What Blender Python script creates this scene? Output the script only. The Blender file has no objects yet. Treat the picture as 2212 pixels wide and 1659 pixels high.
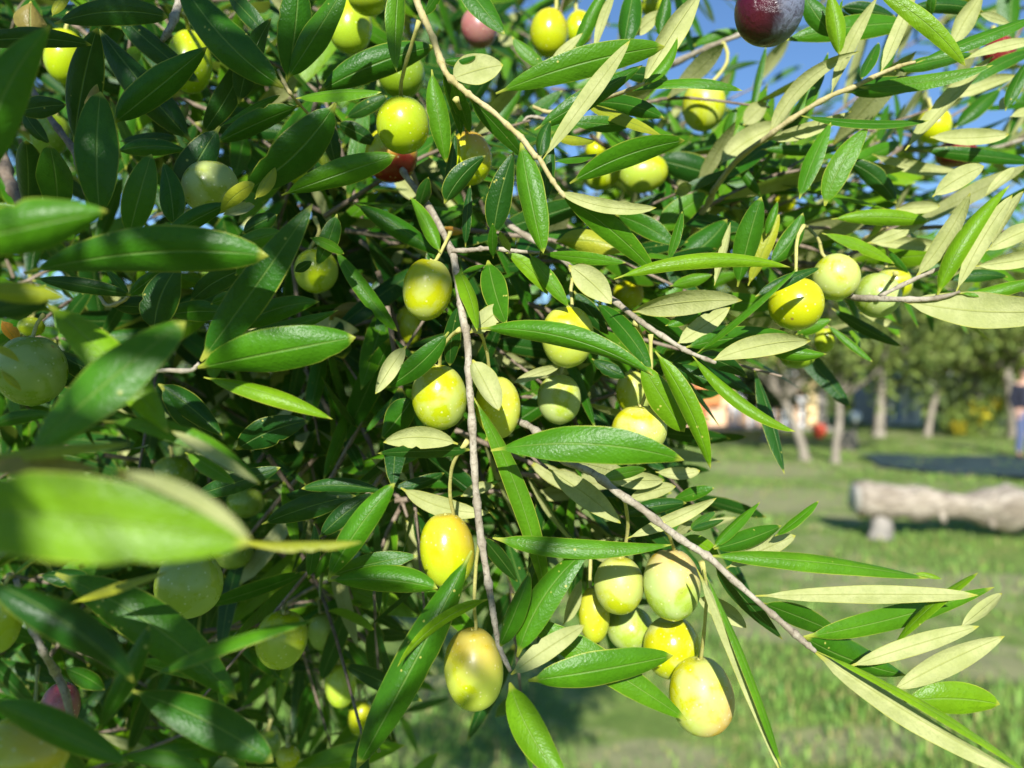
import bpy, math, random
import numpy as np
from mathutils import Vector, Matrix

# ------------------------------------------------------------------ camera, sky, sun, exposure
sc = bpy.context.scene
random.seed(7); rng = np.random.default_rng(7)
CAM = Vector((0.0, 0.0, 1.45)); FP = 1671.0          # focal length in picture units (picture 2212 x 1659)
cam_d = bpy.data.cameras.new('camera'); cam = bpy.data.objects.new('camera', cam_d)
sc.collection.objects.link(cam); sc.camera = cam
cam.location = CAM; cam.rotation_euler = (math.pi/2, 0, 0)
cam_d.sensor_fit = 'HORIZONTAL'; cam_d.sensor_width = 36.0; cam_d.lens = 36.0*FP/2212.0
cam_d.clip_start = 0.01; cam_d.clip_end = 2000
cam_d.dof.use_dof = True; cam_d.dof.focus_distance = 0.248; cam_d.dof.aperture_fstop = cam_d.lens/2.9
SUN_EL, SUN_AZ = math.radians(25), math.radians(4)   # behind the camera, to the left
S_DIR = Vector((-math.sin(SUN_AZ)*math.cos(SUN_EL), -math.cos(SUN_AZ)*math.cos(SUN_EL), math.sin(SUN_EL)))
w = bpy.data.worlds.new('World'); sc.world = w; w.use_nodes = True
nt = w.node_tree; nt.nodes.clear()
sky = nt.nodes.new('ShaderNodeTexSky'); sky.sky_type = 'NISHITA'; sky.sun_disc = False
sky.sun_elevation = SUN_EL; sky.sun_rotation = math.atan2(S_DIR.x, S_DIR.y)
sky.air_density = 1.0; sky.dust_density = 0.05; sky.ozone_density = 6.0
bg = nt.nodes.new('ShaderNodeBackground'); bg.inputs['Strength'].default_value = 0.084
wo = nt.nodes.new('ShaderNodeOutputWorld')
nt.links.new(sky.outputs[0], bg.inputs[0]); nt.links.new(bg.outputs[0], wo.inputs[0])
sun_d = bpy.data.lights.new('sun', 'SUN'); sun_d.energy = 5.0; sun_d.angle = math.radians(0.55); sun_d.color = (1.0, 0.975, 0.925)
sun = bpy.data.objects.new('sun', sun_d); sc.collection.objects.link(sun)
sun.rotation_euler = S_DIR.to_track_quat('Z', 'Y').to_euler(); sun.location = (-3, -6, 6)
sc.view_settings.view_transform = 'Standard'; sc.view_settings.look = 'None'
sc.view_settings.exposure = 0.92; sc.view_settings.gamma = 1.0; sc.view_settings.use_curve_mapping = False
sc.cycles.use_denoising = True; sc.cycles.max_bounces = 6; sc.cycles.diffuse_bounces = 2; sc.cycles.glossy_bounces = 2; sc.cycles.transmission_bounces = 3
sc.cycles.caustics_reflective = False; sc.cycles.caustics_refractive = False

# ------------------------------------------------------------------ helpers
COL = sc.collection
def P(x, y, d):                                       # picture point at a distance along the view axis
    return Vector(((x-1106.0)*d/FP, d, CAM.z-(y-829.5)*d/FP))
def TL(r, c, x, y):                                   # enlarged-tile coordinates to picture coordinates
    return (553.0*c + x/4.0, 414.75*r + y/4.0)
def new_mesh(name, V, F, uv=None, tint=None, mat=None, smooth=True):
    me = bpy.data.meshes.new(name)
    V = np.asarray(V, np.float32).reshape(-1, 3); F = np.asarray(F, np.int32)
    n = F.shape[1]
    me.vertices.add(len(V)); me.vertices.foreach_set('co', V.ravel())
    me.loops.add(F.size); me.loops.foreach_set('vertex_index', F.ravel())
    me.polygons.add(len(F)); me.polygons.foreach_set('loop_start', np.arange(0, F.size, n, dtype=np.int32))
    me.polygons.foreach_set('use_smooth', np.full(len(F), smooth))
    if uv is not None:
        l = me.uv_layers.new(name='uv'); l.data.foreach_set('uv', np.asarray(uv, np.float32)[F.ravel()].ravel())
    if tint is not None:
        a = me.color_attributes.new('tint', 'FLOAT_COLOR', 'POINT'); a.data.foreach_set('color', np.asarray(tint, np.float32).ravel())
    me.update(calc_edges=True); me.validate()
    if mat: me.materials.append(mat)
    return me
def obj(name, me, parent=None, label=None, cat=None, group=None, kind=None, loc=None):
    o = bpy.data.objects.new(name, me); COL.objects.link(o)
    if loc is not None: o.location = loc
    if parent is not None:
        o.parent = parent
    if label: o['label'] = label
    if cat: o['category'] = cat
    if group: o['group'] = group
    if kind: o['kind'] = kind
    return o
class Geo:                                            # collects pieces of ONE part
    def __init__(s): s.V=[]; s.F=[]; s.U=[]; s.C=[]; s.n=0
    def add(s, V, F, U=None, C=None):
        V=np.asarray(V,np.float32); s.V.append(V); s.F.append(np.asarray(F,np.int32)+s.n); s.n+=len(V)
        if U is not None: s.U.append(U)
        if C is not None: s.C.append(np.tile(np.asarray(C,np.float32),(len(V),1)))
    def mesh(s, name, mat, smooth=True):
        return new_mesh(name, np.concatenate(s.V), np.concatenate(s.F), np.concatenate(s.U) if s.U else None, np.concatenate(s.C) if s.C else None, mat, smooth)
def spline(pts, n):                                   # Catmull-Rom through points of any dimension
    p = np.asarray(pts, float)
    if len(p) == 2: return np.linspace(p[0], p[1], n)
    q = np.vstack([2*p[0]-p[1], p, 2*p[-1]-p[-2]]); out = []
    for t in np.linspace(0, len(p)-1-1e-6, n):
        i = int(t); u = t-i; a, b, c, d = q[i], q[i+1], q[i+2], q[i+3]
        out.append(0.5*(2*b+(c-a)*u+(2*a-5*b+4*c-d)*u*u+(3*b-a-3*c+d)*u**3))
    return np.array(out)
def tube(C, R, ns=8, cap=True, bump=0.0, seed=0):
    C = np.asarray(C, float); n = len(C); R = np.broadcast_to(np.asarray(R, float), (n,))
    T = np.gradient(C, axis=0); T /= np.linalg.norm(T, axis=1)[:, None]+1e-12
    ref = np.array([0.3, 0.2, 1.0]) if abs(T[0][2]) < 0.9 else np.array([1.0, 0.1, 0.2])
    V = []; r = np.random.default_rng(seed)
    u = np.cross(T[0], ref); u /= np.linalg.norm(u)
    for i in range(n):
        u = u - T[i]*np.dot(u, T[i]); u /= np.linalg.norm(u)+1e-12; v = np.cross(T[i], u)
        for k in range(ns):
            a = 2*math.pi*k/ns; rr = R[i]*(1+bump*r.normal())
            V.append(C[i]+rr*(math.cos(a)*u+math.sin(a)*v))
    F = [[i*ns+k, i*ns+(k+1)%ns, (i+1)*ns+(k+1)%ns, (i+1)*ns+k] for i in range(n-1) for k in range(ns)]
    if cap:
        for e, i in ((0, 0), (1, n-1)):
            V.append(C[i]); c = len(V)-1
            for k in range(0, ns, 2):
                q = [i*ns+k, i*ns+(k+1)%ns, i*ns+(k+2)%ns, c]
                F.append(q[::-1] if e == 0 else q)
    return np.array(V), np.array(F)
def box(x0, x1, y0, y1, z0, z1):
    V = [(x, y, z) for x in (x0, x1) for y in (y0, y1) for z in (z0, z1)]
    F = [[0,1,3,2],[4,6,7,5],[0,4,5,1],[2,3,7,6],[0,2,6,4],[1,5,7,3]]
    return np.array(V), np.array(F)

# ------------------------------------------------------------------ materials
class M:
    def __init__(s, name):
        s.m = bpy.data.materials.new(name); s.m.use_nodes = True; s.t = s.m.node_tree; s.t.nodes.clear()
        s.out = s.n('OutputMaterial')
    def n(s, k, **kw):
        x = s.t.nodes.new('ShaderNode'+k)
        for a, b in kw.items(): setattr(x, a, b)
        return x
    def l(s, a, b): s.t.links.new(a, b)
    def set(s, sock, v):
        if isinstance(v, bpy.types.NodeSocket): s.l(v, sock)
        else: sock.default_value = v
    def math(s, op, a, b=0.0, c=0.0, clamp=False):
        x = s.n('Math', operation=op, use_clamp=clamp)
        s.set(x.inputs[0], a); s.set(x.inputs[1], b); s.set(x.inputs[2], c)
        return x.outputs[0]
    def sstep(s, v, a, b, lo=0.0, hi=1.0):
        x = s.n('MapRange', interpolation_type='SMOOTHSTEP'); s.set(x.inputs[0], v)
        for i, q in zip((1,2,3,4), (a,b,lo,hi)): x.inputs[i].default_value = q
        return x.outputs[0]
    def mix(s, f, a, b, mode='MIX'):
        x = s.n('MixRGB', blend_type=mode); s.set(x.inputs[0], f)
        for i, v in ((1, a), (2, b)):
            if isinstance(v, bpy.types.NodeSocket): s.l(v, x.inputs[i])
            else: x.inputs[i].default_value = (*v, 1) if len(v) == 3 else v
        return x.outputs[0]
    def noise(s, vec, scale, detail=3, rough=0.5, dist=0.0):
        x = s.n('TexNoise'); x.inputs['Scale'].default_value = scale; x.inputs['Detail'].default_value = detail
        x.inputs['Roughness'].default_value = rough; x.inputs['Distortion'].default_value = dist
        if vec is not None: s.l(vec, x.inputs['Vector'])
        return x.outputs['Fac']
    def bump(s, h, strength, dist):
        x = s.n('Bump'); x.inputs['Strength'].default_value = strength; x.inputs['Distance'].default_value = dist
        s.l(h, x.inputs['Height']); return x.outputs[0]
    def bsdf(s, col, rough=0.5, spec=0.5, normal=None, **kw):
        x = s.n('BsdfPrincipled'); s.set(x.inputs['Base Color'], col if isinstance(col, bpy.types.NodeSocket) else (*col, 1))
        s.set(x.inputs['Roughness'], rough); s.set(x.inputs['Specular IOR Level'], spec)
        if normal is not None: s.l(normal, x.inputs['Normal'])
        for k, v in kw.items(): s.set(x.inputs[k.replace('_', ' ')], v)
        return x.outputs[0]
    def done(s, shader): s.l(shader, s.out.inputs['Surface']); return s.m

def leaf_material(name, mode):
    # mode 'obj': top colour = object colour; 'dry': both sides object colour; 'mass': vertex tint
    m = M(name); uvn = m.n('UVMap'); sep = m.n('SeparateXYZ'); m.l(uvn.outputs[0], sep.inputs[0])
    u, v = sep.outputs[0], sep.outputs[1]
    au = m.math('ABSOLUTE', m.math('SUBTRACT', u, 0.5)); au = m.math('MULTIPLY', au, 2.0)
    geo = m.n('NewGeometry'); tc = m.n('TexCoord'); pos = geo.outputs['Position']
    if mode == 'mass':
        at = m.n('VertexColor', layer_name='tint'); base = at.outputs[0]
    else:
        oi = m.n('ObjectInfo'); base = oi.outputs['Color']
    n1 = m.noise(pos, 120, 3, 0.55); n2 = m.noise(pos, 900, 2, 0.6)
    top = m.mix(m.sstep(n1, 0.35, 0.7), base, m.mix(1.0, base, (1.2, 1.22, 0.95), 'MULTIPLY'))
    n0 = m.noise(pos, 38, 2, 0.5)
    top = m.mix(m.sstep(n0, 0.35, 0.68, 0, 0.55), top, m.mix(1.0, base, (0.62, 0.80, 0.8), 'MULTIPLY'))
    top = m.mix(m.sstep(n2, 0.5, 0.72, 0, 0.45), top, m.mix(1.0, base, (0.7, 0.78, 0.7), 'MULTIPLY'))
    # small yellow freckles
    vor = m.n('TexVoronoi'); vor.inputs['Scale'].default_value = 230; m.l(pos, vor.inputs['Vector'])
    fre = m.math('MULTIPLY', m.sstep(vor.outputs['Distance'], 0.06, 0.12, 1, 0), m.sstep(m.noise(pos, 45, 1), 0.56, 0.62))
    top = m.mix(m.math('MULTIPLY', fre, 0.75), top, (0.45, 0.42, 0.09))
    rib = m.sstep(au, 0.02, 0.075, 1, 0); n0_ = m.noise(pos, 55, 1)
    rim = m.math('MULTIPLY', m.sstep(au, 0.92, 0.99), m.sstep(n0_, 0.35, 0.65, 0.15, 0.9))
    tip = m.math('MAXIMUM', m.sstep(v, 0.94, 0.985), m.sstep(v, 0.03, 0.09, 1, 0))
    edge = m.math('MAXIMUM', rim, tip)
    top = m.mix(m.math('MULTIPLY', rib, 0.42), top, (0.20, 0.30, 0.07))
    top = m.mix(m.math('MULTIPLY', edge, 0.7), top, (0.42, 0.42, 0.06))
    if mode == 'dry':
        und = m.mix(0.35, base, (0.55, 0.50, 0.25))
    else:
        und = m.mix(m.sstep(n1, 0.3, 0.7), (0.33, 0.355, 0.13), (0.42, 0.435, 0.19))
    und = m.mix(m.sstep(n2, 0.45, 0.7, 0, 0.3), und, (0.26, 0.285, 0.12))
    und = m.mix(m.math('MULTIPLY', rib, 0.5), und, (0.28, 0.30, 0.07))
    und = m.mix(m.math('MULTIPLY', edge, 0.75), und, (0.38, 0.37, 0.035))
    bf = geo.outputs['Backfacing']
    col = m.mix(bf, top, und)
    # side veins and fine grain as relief
    wv = m.math('SINE', m.math('ADD', m.math('MULTIPLY', v, 150.0), m.math('MULTIPLY', au, -26.0)))
    h = m.math('ADD', m.math('MULTIPLY', n2, 0.9), m.math('ADD', m.math('MULTIPLY', wv, 0.03), m.math('MULTIPLY', rib, -1.1)))
    nrm = m.bump(h, 0.55, 0.00045)
    rough = m.math('ADD', m.math('MULTIPLY', bf, 0.36), m.math('ADD', 0.27, m.math('MULTIPLY', n1, 0.22)))
    spec = m.math('SUBTRACT', 0.21, m.math('MULTIPLY', bf, 0.17))
    b = m.bsdf(col, rough, spec, nrm)
    tr = m.n('BsdfTranslucent'); m.l(m.mix(1.0, m.mix(0.5, top, und), (1.0, 1.15, 0.32), 'MULTIPLY'), tr.inputs[0])
    ms = m.n('MixShader'); ms.inputs[0].default_value = 0.24
    m.l(b, ms.inputs[1]); m.l(tr.outputs[0], ms.inputs[2])
    return m.done(ms.outputs[0])
MAT = {}
MAT['leaf'] = leaf_material('olive_leaf', 'obj')
MAT['dry'] = leaf_material('withered_leaf', 'dry')
MAT['mass'] = leaf_material('olive_foliage', 'mass')

def bark_material(name, c1, c2, c3, scale, bumpd):
    m = M(name); pos = m.n('NewGeometry').outputs['Position']
    n1 = m.noise(pos, scale, 5, 0.65, 0.6); n2 = m.noise(pos, scale*6, 4, 0.7)
    col = m.mix(m.sstep(n1, 0.36, 0.64), c1, c2)
    col = m.mix(m.sstep(n2, 0.52, 0.7, 0, 0.8), col, c3)
    return m.done(m.bsdf(col, 0.75, 0.25, m.bump(m.math('ADD', n1, n2), 0.7, bumpd)))
MAT['bark'] = bark_material('grey_twig_bark', (0.22, 0.185, 0.13), (0.37, 0.33, 0.25), (0.10, 0.08, 0.055), 130, 0.0006)
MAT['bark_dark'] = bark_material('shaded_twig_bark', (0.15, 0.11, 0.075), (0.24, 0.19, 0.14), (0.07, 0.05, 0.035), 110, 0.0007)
MAT['green_twig'] = bark_material('young_twig_bark', (0.33, 0.28, 0.11), (0.41, 0.35, 0.18), (0.22, 0.17, 0.07), 140, 0.0003)
MAT['stalk'] = bark_material('fruit_stalk', (0.38, 0.36, 0.09), (0.43, 0.40, 0.14), (0.26, 0.21, 0.07), 260, 0.0002)
MAT['trunk'] = bark_material('old_trunk_bark', (0.21, 0.18, 0.135), (0.31, 0.27, 0.21), (0.11, 0.09, 0.07), 5, 0.03)
def log_material():
    m = M('weathered_log'); mp = m.n('Mapping'); mp.inputs['Scale'].default_value = (0.18, 1.0, 1.0); m.l(m.n('NewGeometry').outputs['Position'], mp.inputs[0]); p = mp.outputs[0]
    n1 = m.noise(p, 9, 5, 0.65, 0.8); n2 = m.noise(p, 42, 4, 0.7); n3 = m.noise(p, 3.0, 3, 0.5)
    col = m.mix(m.sstep(n1, 0.35, 0.65), (0.27, 0.225, 0.165), (0.47, 0.41, 0.325)); col = m.mix(m.sstep(n2, 0.5, 0.66, 0, 0.85), col, (0.13, 0.105, 0.08)); col = m.mix(m.sstep(n3, 0.52, 0.64, 0, 0.8), col, (0.16, 0.13, 0.095))
    return m.done(m.bsdf(col, 0.85, 0.15, m.bump(m.math('ADD', n1, m.math('MULTIPLY', n2, 0.6)), 0.9, 0.05)))
MAT['log'] = log_material()
MAT['cut'] = bark_material('sawn_wood', (0.40, 0.37, 0.31), (0.46, 0.43, 0.37), (0.28, 0.25, 0.2), 9, 0.01)

def olive_material(name):
    m = M(name); tc = m.n('TexCoord'); p = tc.outputs['Object']; oi = m.n('ObjectInfo'); base = oi.outputs['Color']
    off = m.n('VectorMath', operation='ADD'); m.l(p, off.inputs[0])
    cx = m.n('CombineXYZ'); m.l(m.math('MULTIPLY', oi.outputs['Random'], 3.0), cx.inputs[0]); m.l(cx.outputs[0], off.inputs[1]); q = off.outputs[0]
    at = lambda nm: (lambda x: (setattr(x, 'attribute_type', 'OBJECT'), setattr(x, 'attribute_name', nm), x)[2])(m.n('Attribute')).outputs['Fac']
    bloom_a, blush_a, ang = at('bloom'), at('blush'), at('turn')
    sx = m.n('SeparateXYZ'); m.l(p, sx.inputs[0])
    n1 = m.noise(q, 75, 3, 0.5, 0.9); n2 = m.noise(q, 260, 4, 0.65); n3 = m.noise(q, 1500, 2, 0.5)
    # brighter and yellower towards the stalk: light from above put into the colour
    grad = m.sstep(sx.outputs[2], -0.012, 0.011)
    col = m.mix(m.math('MULTIPLY', grad, 0.5), m.mix(1.0, base, (0.80, 0.95, 1.0), 'MULTIPLY'), m.mix(1.0, base, (1.22, 1.03, 0.9), 'MULTIPLY'))
    col = m.mix(m.sstep(n1, 0.4, 0.7, 0, 0.3), col, m.mix(1.0, base, (0.62, 0.9, 1.1), 'MULTIPLY'))
    # ripening blush on one side of the shoulder
    side = m.math('ADD', m.math('ADD', m.math('MULTIPLY', sx.outputs[0], m.math('COSINE', ang)), m.math('MULTIPLY', sx.outputs[2], m.math('SINE', ang))), m.math('MULTIPLY', m.math('SUBTRACT', n1, 0.5), 0.012))
    bl = m.math('MULTIPLY', m.sstep(side, -0.001, 0.0085), blush_a)
    col = m.mix(m.math('MINIMUM', bl, 1.0), col, m.mix(m.sstep(bl, 0.9, 1.3), (0.52, 0.25, 0.035), (0.20, 0.02, 0.015)))
    # waxy bloom in wiped patches
    bm = m.math('MULTIPLY', m.sstep(m.math('ADD', m.math('MULTIPLY', n1, 0.75), m.math('MULTIPLY', n2, 0.25)), 0.40, 0.54), bloom_a)
    col = m.mix(bm, col, m.mix(0.42, col, (0.50, 0.54, 0.30)))
    vor = m.n('TexVoronoi'); vor.inputs['Scale'].default_value = 430; m.l(q, vor.inputs['Vector'])
    dots = m.math('MULTIPLY', m.sstep(vor.outputs['Distance'], 0.09, 0.19, 1, 0), 0.75)
    col = m.mix(dots, col, m.mix(0.5, col, (0.75, 0.75, 0.45)))
    vor2 = m.n('TexVoronoi'); vor2.inputs['Scale'].default_value = 110; m.l(q, vor2.inputs['Vector'])
    sc_ = m.math('MULTIPLY', m.sstep(vor2.outputs['Distance'], 0.05, 0.085, 1, 0), m.sstep(m.noise(q, 60, 1), 0.55, 0.6))
    col = m.mix(m.math('MULTIPLY', sc_, 0.8), col, (0.20, 0.11, 0.03))
    rough = m.math('ADD', m.math('ADD', 0.19, m.math('MULTIPLY', bm, 0.3)), m.math('MULTIPLY', n2, 0.1))
    nrm = m.bump(m.math('ADD', m.math('MULTIPLY', n2, 0.7), m.math('MULTIPLY', n3, 0.12)), 0.16, 0.0006)
    return m.done(m.bsdf(col, rough, 0.45, nrm, Subsurface_Weight=0.22, Subsurface_Radius=(0.004, 0.0032, 0.0006), Subsurface_Scale=1.0))
MAT['olive'] = olive_material('olive_skin')
def dark_olive_material():
    m = M('ripe_olive_skin'); p = m.n('TexCoord').outputs['Object']; s = m.n('SeparateXYZ'); m.l(p, s.inputs[0])
    n1 = m.noise(p, 90, 3, 0.5, 1.0); n2 = m.noise(p, 330, 5, 0.7, 1.2)
    col = m.mix(m.sstep(m.math('ADD', s.outputs[0], m.math('MULTIPLY', n1, 0.012)), 0.0, 0.009), (0.06, 0.004, 0.013), (0.02, 0.004, 0.011))
    bm = m.math('MULTIPLY', m.sstep(m.math('ADD', s.outputs[0], m.math('MULTIPLY', n1, 0.012)), 0.006, 0.0105), m.sstep(n2, 0.36, 0.55, 0.35, 1.0))
    col = m.mix(bm, col, (0.12, 0.135, 0.19))
    return m.done(m.bsdf(col, m.math('ADD', 0.24, m.math('MULTIPLY', bm, 0.4)), 0.45, m.bump(m.math('ADD', n2, m.math('MULTIPLY', n1, 0.5)), 0.5, 0.0012)))
MAT['ripe'] = dark_olive_material()

def plain(name, c1, c2, scale, rough=0.7, bumpd=0.01, spec=0.3):
    m = M(name); pos = m.n('NewGeometry').outputs['Position']; n1 = m.noise(pos, scale, 5, 0.6)
    return m.done(m.bsdf(m.mix(m.sstep(n1, 0.3, 0.7), c1, c2), rough, spec, m.bump(n1, 0.4, bumpd)))
MAT['peach'] = plain('peach_render', (0.62, 0.40, 0.24), (0.70, 0.48, 0.30), 3)
MAT['orange'] = plain('orange_timber', (0.50, 0.17, 0.05), (0.58, 0.23, 0.08), 5)
MAT['white'] = plain('white_paint', (0.70, 0.70, 0.70), (0.78, 0.77, 0.75), 4)
MAT['greyblue'] = plain('grey_blue_paint', (0.32, 0.37, 0.42), (0.40, 0.45, 0.49), 4)
MAT['yellow'] = plain('pale_yellow_render', (0.68, 0.50, 0.24), (0.74, 0.56, 0.30), 3)
MAT['stone'] = plain('grey_stone', (0.17, 0.155, 0.135), (0.27, 0.245, 0.21), 6, 0.85, 0.02)
MAT['roof'] = plain('clay_roof', (0.34, 0.13, 0.07), (0.44, 0.20, 0.11), 4)
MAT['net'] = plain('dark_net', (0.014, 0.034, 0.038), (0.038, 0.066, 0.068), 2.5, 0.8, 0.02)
MAT['blue'] = plain('blue_paint', (0.16, 0.25, 0.45), (0.25, 0.36, 0.55), 4)
MAT['red'] = plain('red_glaze', (0.52, 0.06, 0.025), (0.60, 0.09, 0.04), 12, 0.5)
MAT['jeans'] = plain('blue_denim', (0.07, 0.09, 0.17), (0.10, 0.13, 0.23), 30, 0.85, 0.004)
MAT['shirt'] = plain('dark_cloth', (0.010, 0.012, 0.022), (0.02, 0.022, 0.035), 20, 0.85, 0.004)
MAT['skin'] = plain('skin', (0.42, 0.24, 0.16), (0.48, 0.29, 0.20), 20, 0.55, 0.002)
MAT['hair'] = plain('dark_hair', (0.02, 0.014, 0.01), (0.04, 0.03, 0.02), 60, 0.6, 0.006)
MAT['leather'] = plain('brown_leather', (0.06, 0.035, 0.02), (0.09, 0.05, 0.03), 30, 0.5, 0.004)
MAT['glass'] = plain('dark_glass', (0.05, 0.07, 0.09), (0.08, 0.10, 0.12), 3, 0.1, 0.002, 0.6)

def mass_material(name, trans=0.25, rough=0.6):
    m = M(name); base = m.n('VertexColor', layer_name='tint').outputs[0]
    b = m.bsdf(base, rough, 0.3); tr = m.n('BsdfTranslucent'); m.l(m.mix(1.0, base, (1.3, 1.3, 0.5), 'MULTIPLY'), tr.inputs[0])
    ms = m.n('MixShader'); ms.inputs[0].default_value = trans; m.l(b, ms.inputs[1]); m.l(tr.outputs[0], ms.inputs[2])
    return m.done(ms.outputs[0])
MAT['crown'] = mass_material('tree_crown_leaves'); MAT['grass'] = mass_material('grass_blades', 0.3)

# ------------------------------------------------------------------ the ground and the meadow
def ground_height(x, y):
    return 0.05*np.sin(x*0.55+1.0)*np.cos(y*0.4)+0.03*np.sin(x*1.7+y*1.3)
WORN = ((3.0, 9.9, 1.7, 1.1), (1.35, 3.1, 0.42, 0.2), (2.35, 4.0, 0.5, 0.28), (0.55, 3.0, 0.35, 0.18), (4.3, 13.2, 1.2, 1.3), (1.6, 4.6, 0.5, 0.3), (3.4, 5.6, 0.6, 0.35))
def make_ground():
    m = M('meadow_soil'); pos = m.n('NewGeometry').outputs['Position']
    n1 = m.noise(pos, 0.55, 5, 0.6, 0.4); n2 = m.noise(pos, 3.2, 5, 0.65); n3 = m.noise(pos, 26, 4, 0.7)
    col = m.mix(m.sstep(n2, 0.35, 0.65), (0.12, 0.19, 0.035), (0.20, 0.27, 0.06))
    bare = m.sstep(m.math('ADD', m.math('MULTIPLY', n1, 0.65), m.math('MULTIPLY', n2, 0.35)), 0.50, 0.60)
    sp = m.n('SeparateXYZ'); m.l(pos, sp.inputs[0]); worn = None
    for (wx, wy, ra, rb) in WORN:
        e = m.math('ADD', m.math('POWER', m.math('ABSOLUTE', m.math('DIVIDE', m.math('SUBTRACT', sp.outputs[0], wx), ra)), 2.0), m.math('POWER', m.math('ABSOLUTE', m.math('DIVIDE', m.math('SUBTRACT', sp.outputs[1], wy), rb)), 2.0))
        e = m.sstep(m.math('ADD', e, m.math('MULTIPLY', m.math('SUBTRACT', n2, 0.5), 1.6)), 0.35, 1.1, 1, 0); worn = e if worn is None else m.math('MAXIMUM', worn, e)
    bare = m.math('MAXIMUM', bare, worn)
    col = m.mix(m.math('MULTIPLY', bare, 0.45), col, m.mix(n3, (0.34, 0.27, 0.165), (0.50, 0.41, 0.28)))
    col = m.mix(m.sstep(n3, 0.55, 0.75, 0, 0.5), col, (0.05, 0.08, 0.02))
    mat = m.done(m.bsdf(col, 0.9, 0.15, m.bump(m.math('ADD', n2, m.math('MULTIPLY', n3, 0.5)), 0.6, 0.05)))
    xs = np.concatenate([[-900, -250, -80], np.linspace(-40, 40, 81), [80, 250, 900]]); ys = np.concatenate([[-900, -200, -40], np.linspace(-10, 60, 71), [90, 250, 900]])
    X, Y = np.meshgrid(xs, ys); near = (np.abs(X) <= 40) & (Y >= -10) & (Y <= 60)
    Z = np.where(near, ground_height(X, Y), 0.0)
    V = np.stack([X, Y, Z], -1).reshape(-1, 3); nx = len(xs); ny = len(ys)
    i, j = np.meshgrid(np.arange(nx-1), np.arange(ny-1)); a = (j*nx+i).ravel()
    F = np.stack([a, a+1, a+nx+1, a+nx], -1)
    obj('ground', new_mesh('ground', V, F, mat=mat), kind='structure')
make_ground()
def gz(x, y): return float(ground_height(np.array(x), np.array(y)))

def make_grass():
    g = Geo(); N = 60000
    # denser towards the camera, within and a little beside the view
    y = 2.2+16*rng.random(N)**1.9; x = (rng.random(N)*1.9-0.85)*(0.72*y+0.5)
    pat = np.sin(x*1.9+np.sin(y*1.3)*1.5)+np.sin(y*2.3+x*0.7)+rng.normal(0, 0.7, N)
    wk = np.zeros(N)
    for (wx, wy, ra, rb) in WORN: wk = np.maximum(wk, np.exp(-(((x-wx)/ra)**2+((y-wy)/rb)**2)*0.9))
    keep = (pat > -0.55) & (rng.random(N) > wk*0.6); x = x[keep]; y = y[keep]; N = len(x)
    h = (0.026+0.055*rng.random(N)**1.6)*(0.75+0.5*(np.sin(x*2.7)*np.sin(y*3.1+1)+0.5)); a = rng.random(N)*6.283; lean = rng.normal(0, 0.55, N); wd = 0.0022+0.0022*rng.random(N); wd *= 1+y*0.12
    z = ground_height(x, y)-0.004
    ca, sa = np.cos(a), np.sin(a); lx, ly = -sa*lean*h, ca*lean*h
    V = np.zeros((N, 5, 3))
    for k, (f, wf) in enumerate(((0, 1), (0, -1), (0.55, 0.8), (0.55, -0.8), (1, 0))):
        bend = f**1.8
        V[:, k, 0] = x+ca*wd*wf+lx*bend; V[:, k, 1] = y+sa*wd*wf+ly*bend; V[:, k, 2] = z+h*f*(1-0.25*abs(lean)*f)
    b = np.arange(N)[:, None]*5
    F = np.concatenate([b+np.array([[0, 1, 3]]), b+np.array([[0, 3, 2]]), b+np.array([[2, 3, 4]])])
    t = rng.random((N, 1)); dry = (rng.random((N, 1)) < 0.2)
    c = np.where(dry, np.array([[0.38, 0.33, 0.13]]), np.array([[0.10, 0.24, 0.045]])*(1-t)+np.array([[0.30, 0.47, 0.09]])*t)
    C = np.concatenate([np.repeat(c, 5, axis=0), np.ones((N*5, 1))], 1)
    me = new_mesh('grass', V.reshape(-1, 3), F, tint=C, mat=MAT['grass'], smooth=False)
    obj('grass', me, kind='stuff', label='short green and straw coloured meadow grass', cat='grass')
make_grass()

# ------------------------------------------------------------------ far orchard, house and other things behind
def leaf_cards(center, rad, n, size, cols, r, flat=0.8):
    c = np.asarray(center); d = r.normal(size=(n, 3)); d /= np.linalg.norm(d, axis=1)[:, None]
    q = c+d*np.asarray(rad)*(0.35+0.75*r.random((n, 1))**0.6)
    a = r.normal(size=(n, 3)); a /= np.linalg.norm(a, axis=1)[:, None]
    b = np.cross(a, r.normal(size=(n, 3))); b /= np.linalg.norm(b, axis=1)[:, None]
    s = size*(0.6+0.8*r.random((n, 1)))
    V = np.stack([q-a*s, q+b*s*0.35, q+a*s, q-b*s*0.35], 1).reshape(-1, 3)
    F = np.arange(n*4).reshape(-1, 4)
    col = np.asarray(cols[0])*(1-r.random((n, 1)))+np.asarray(cols[1])*r.random((n, 1)); col = np.clip(col, 0, 1)
    return V, F, np.repeat(np.concatenate([col, np.ones((n, 1))], 1), 4, axis=0)
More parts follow.
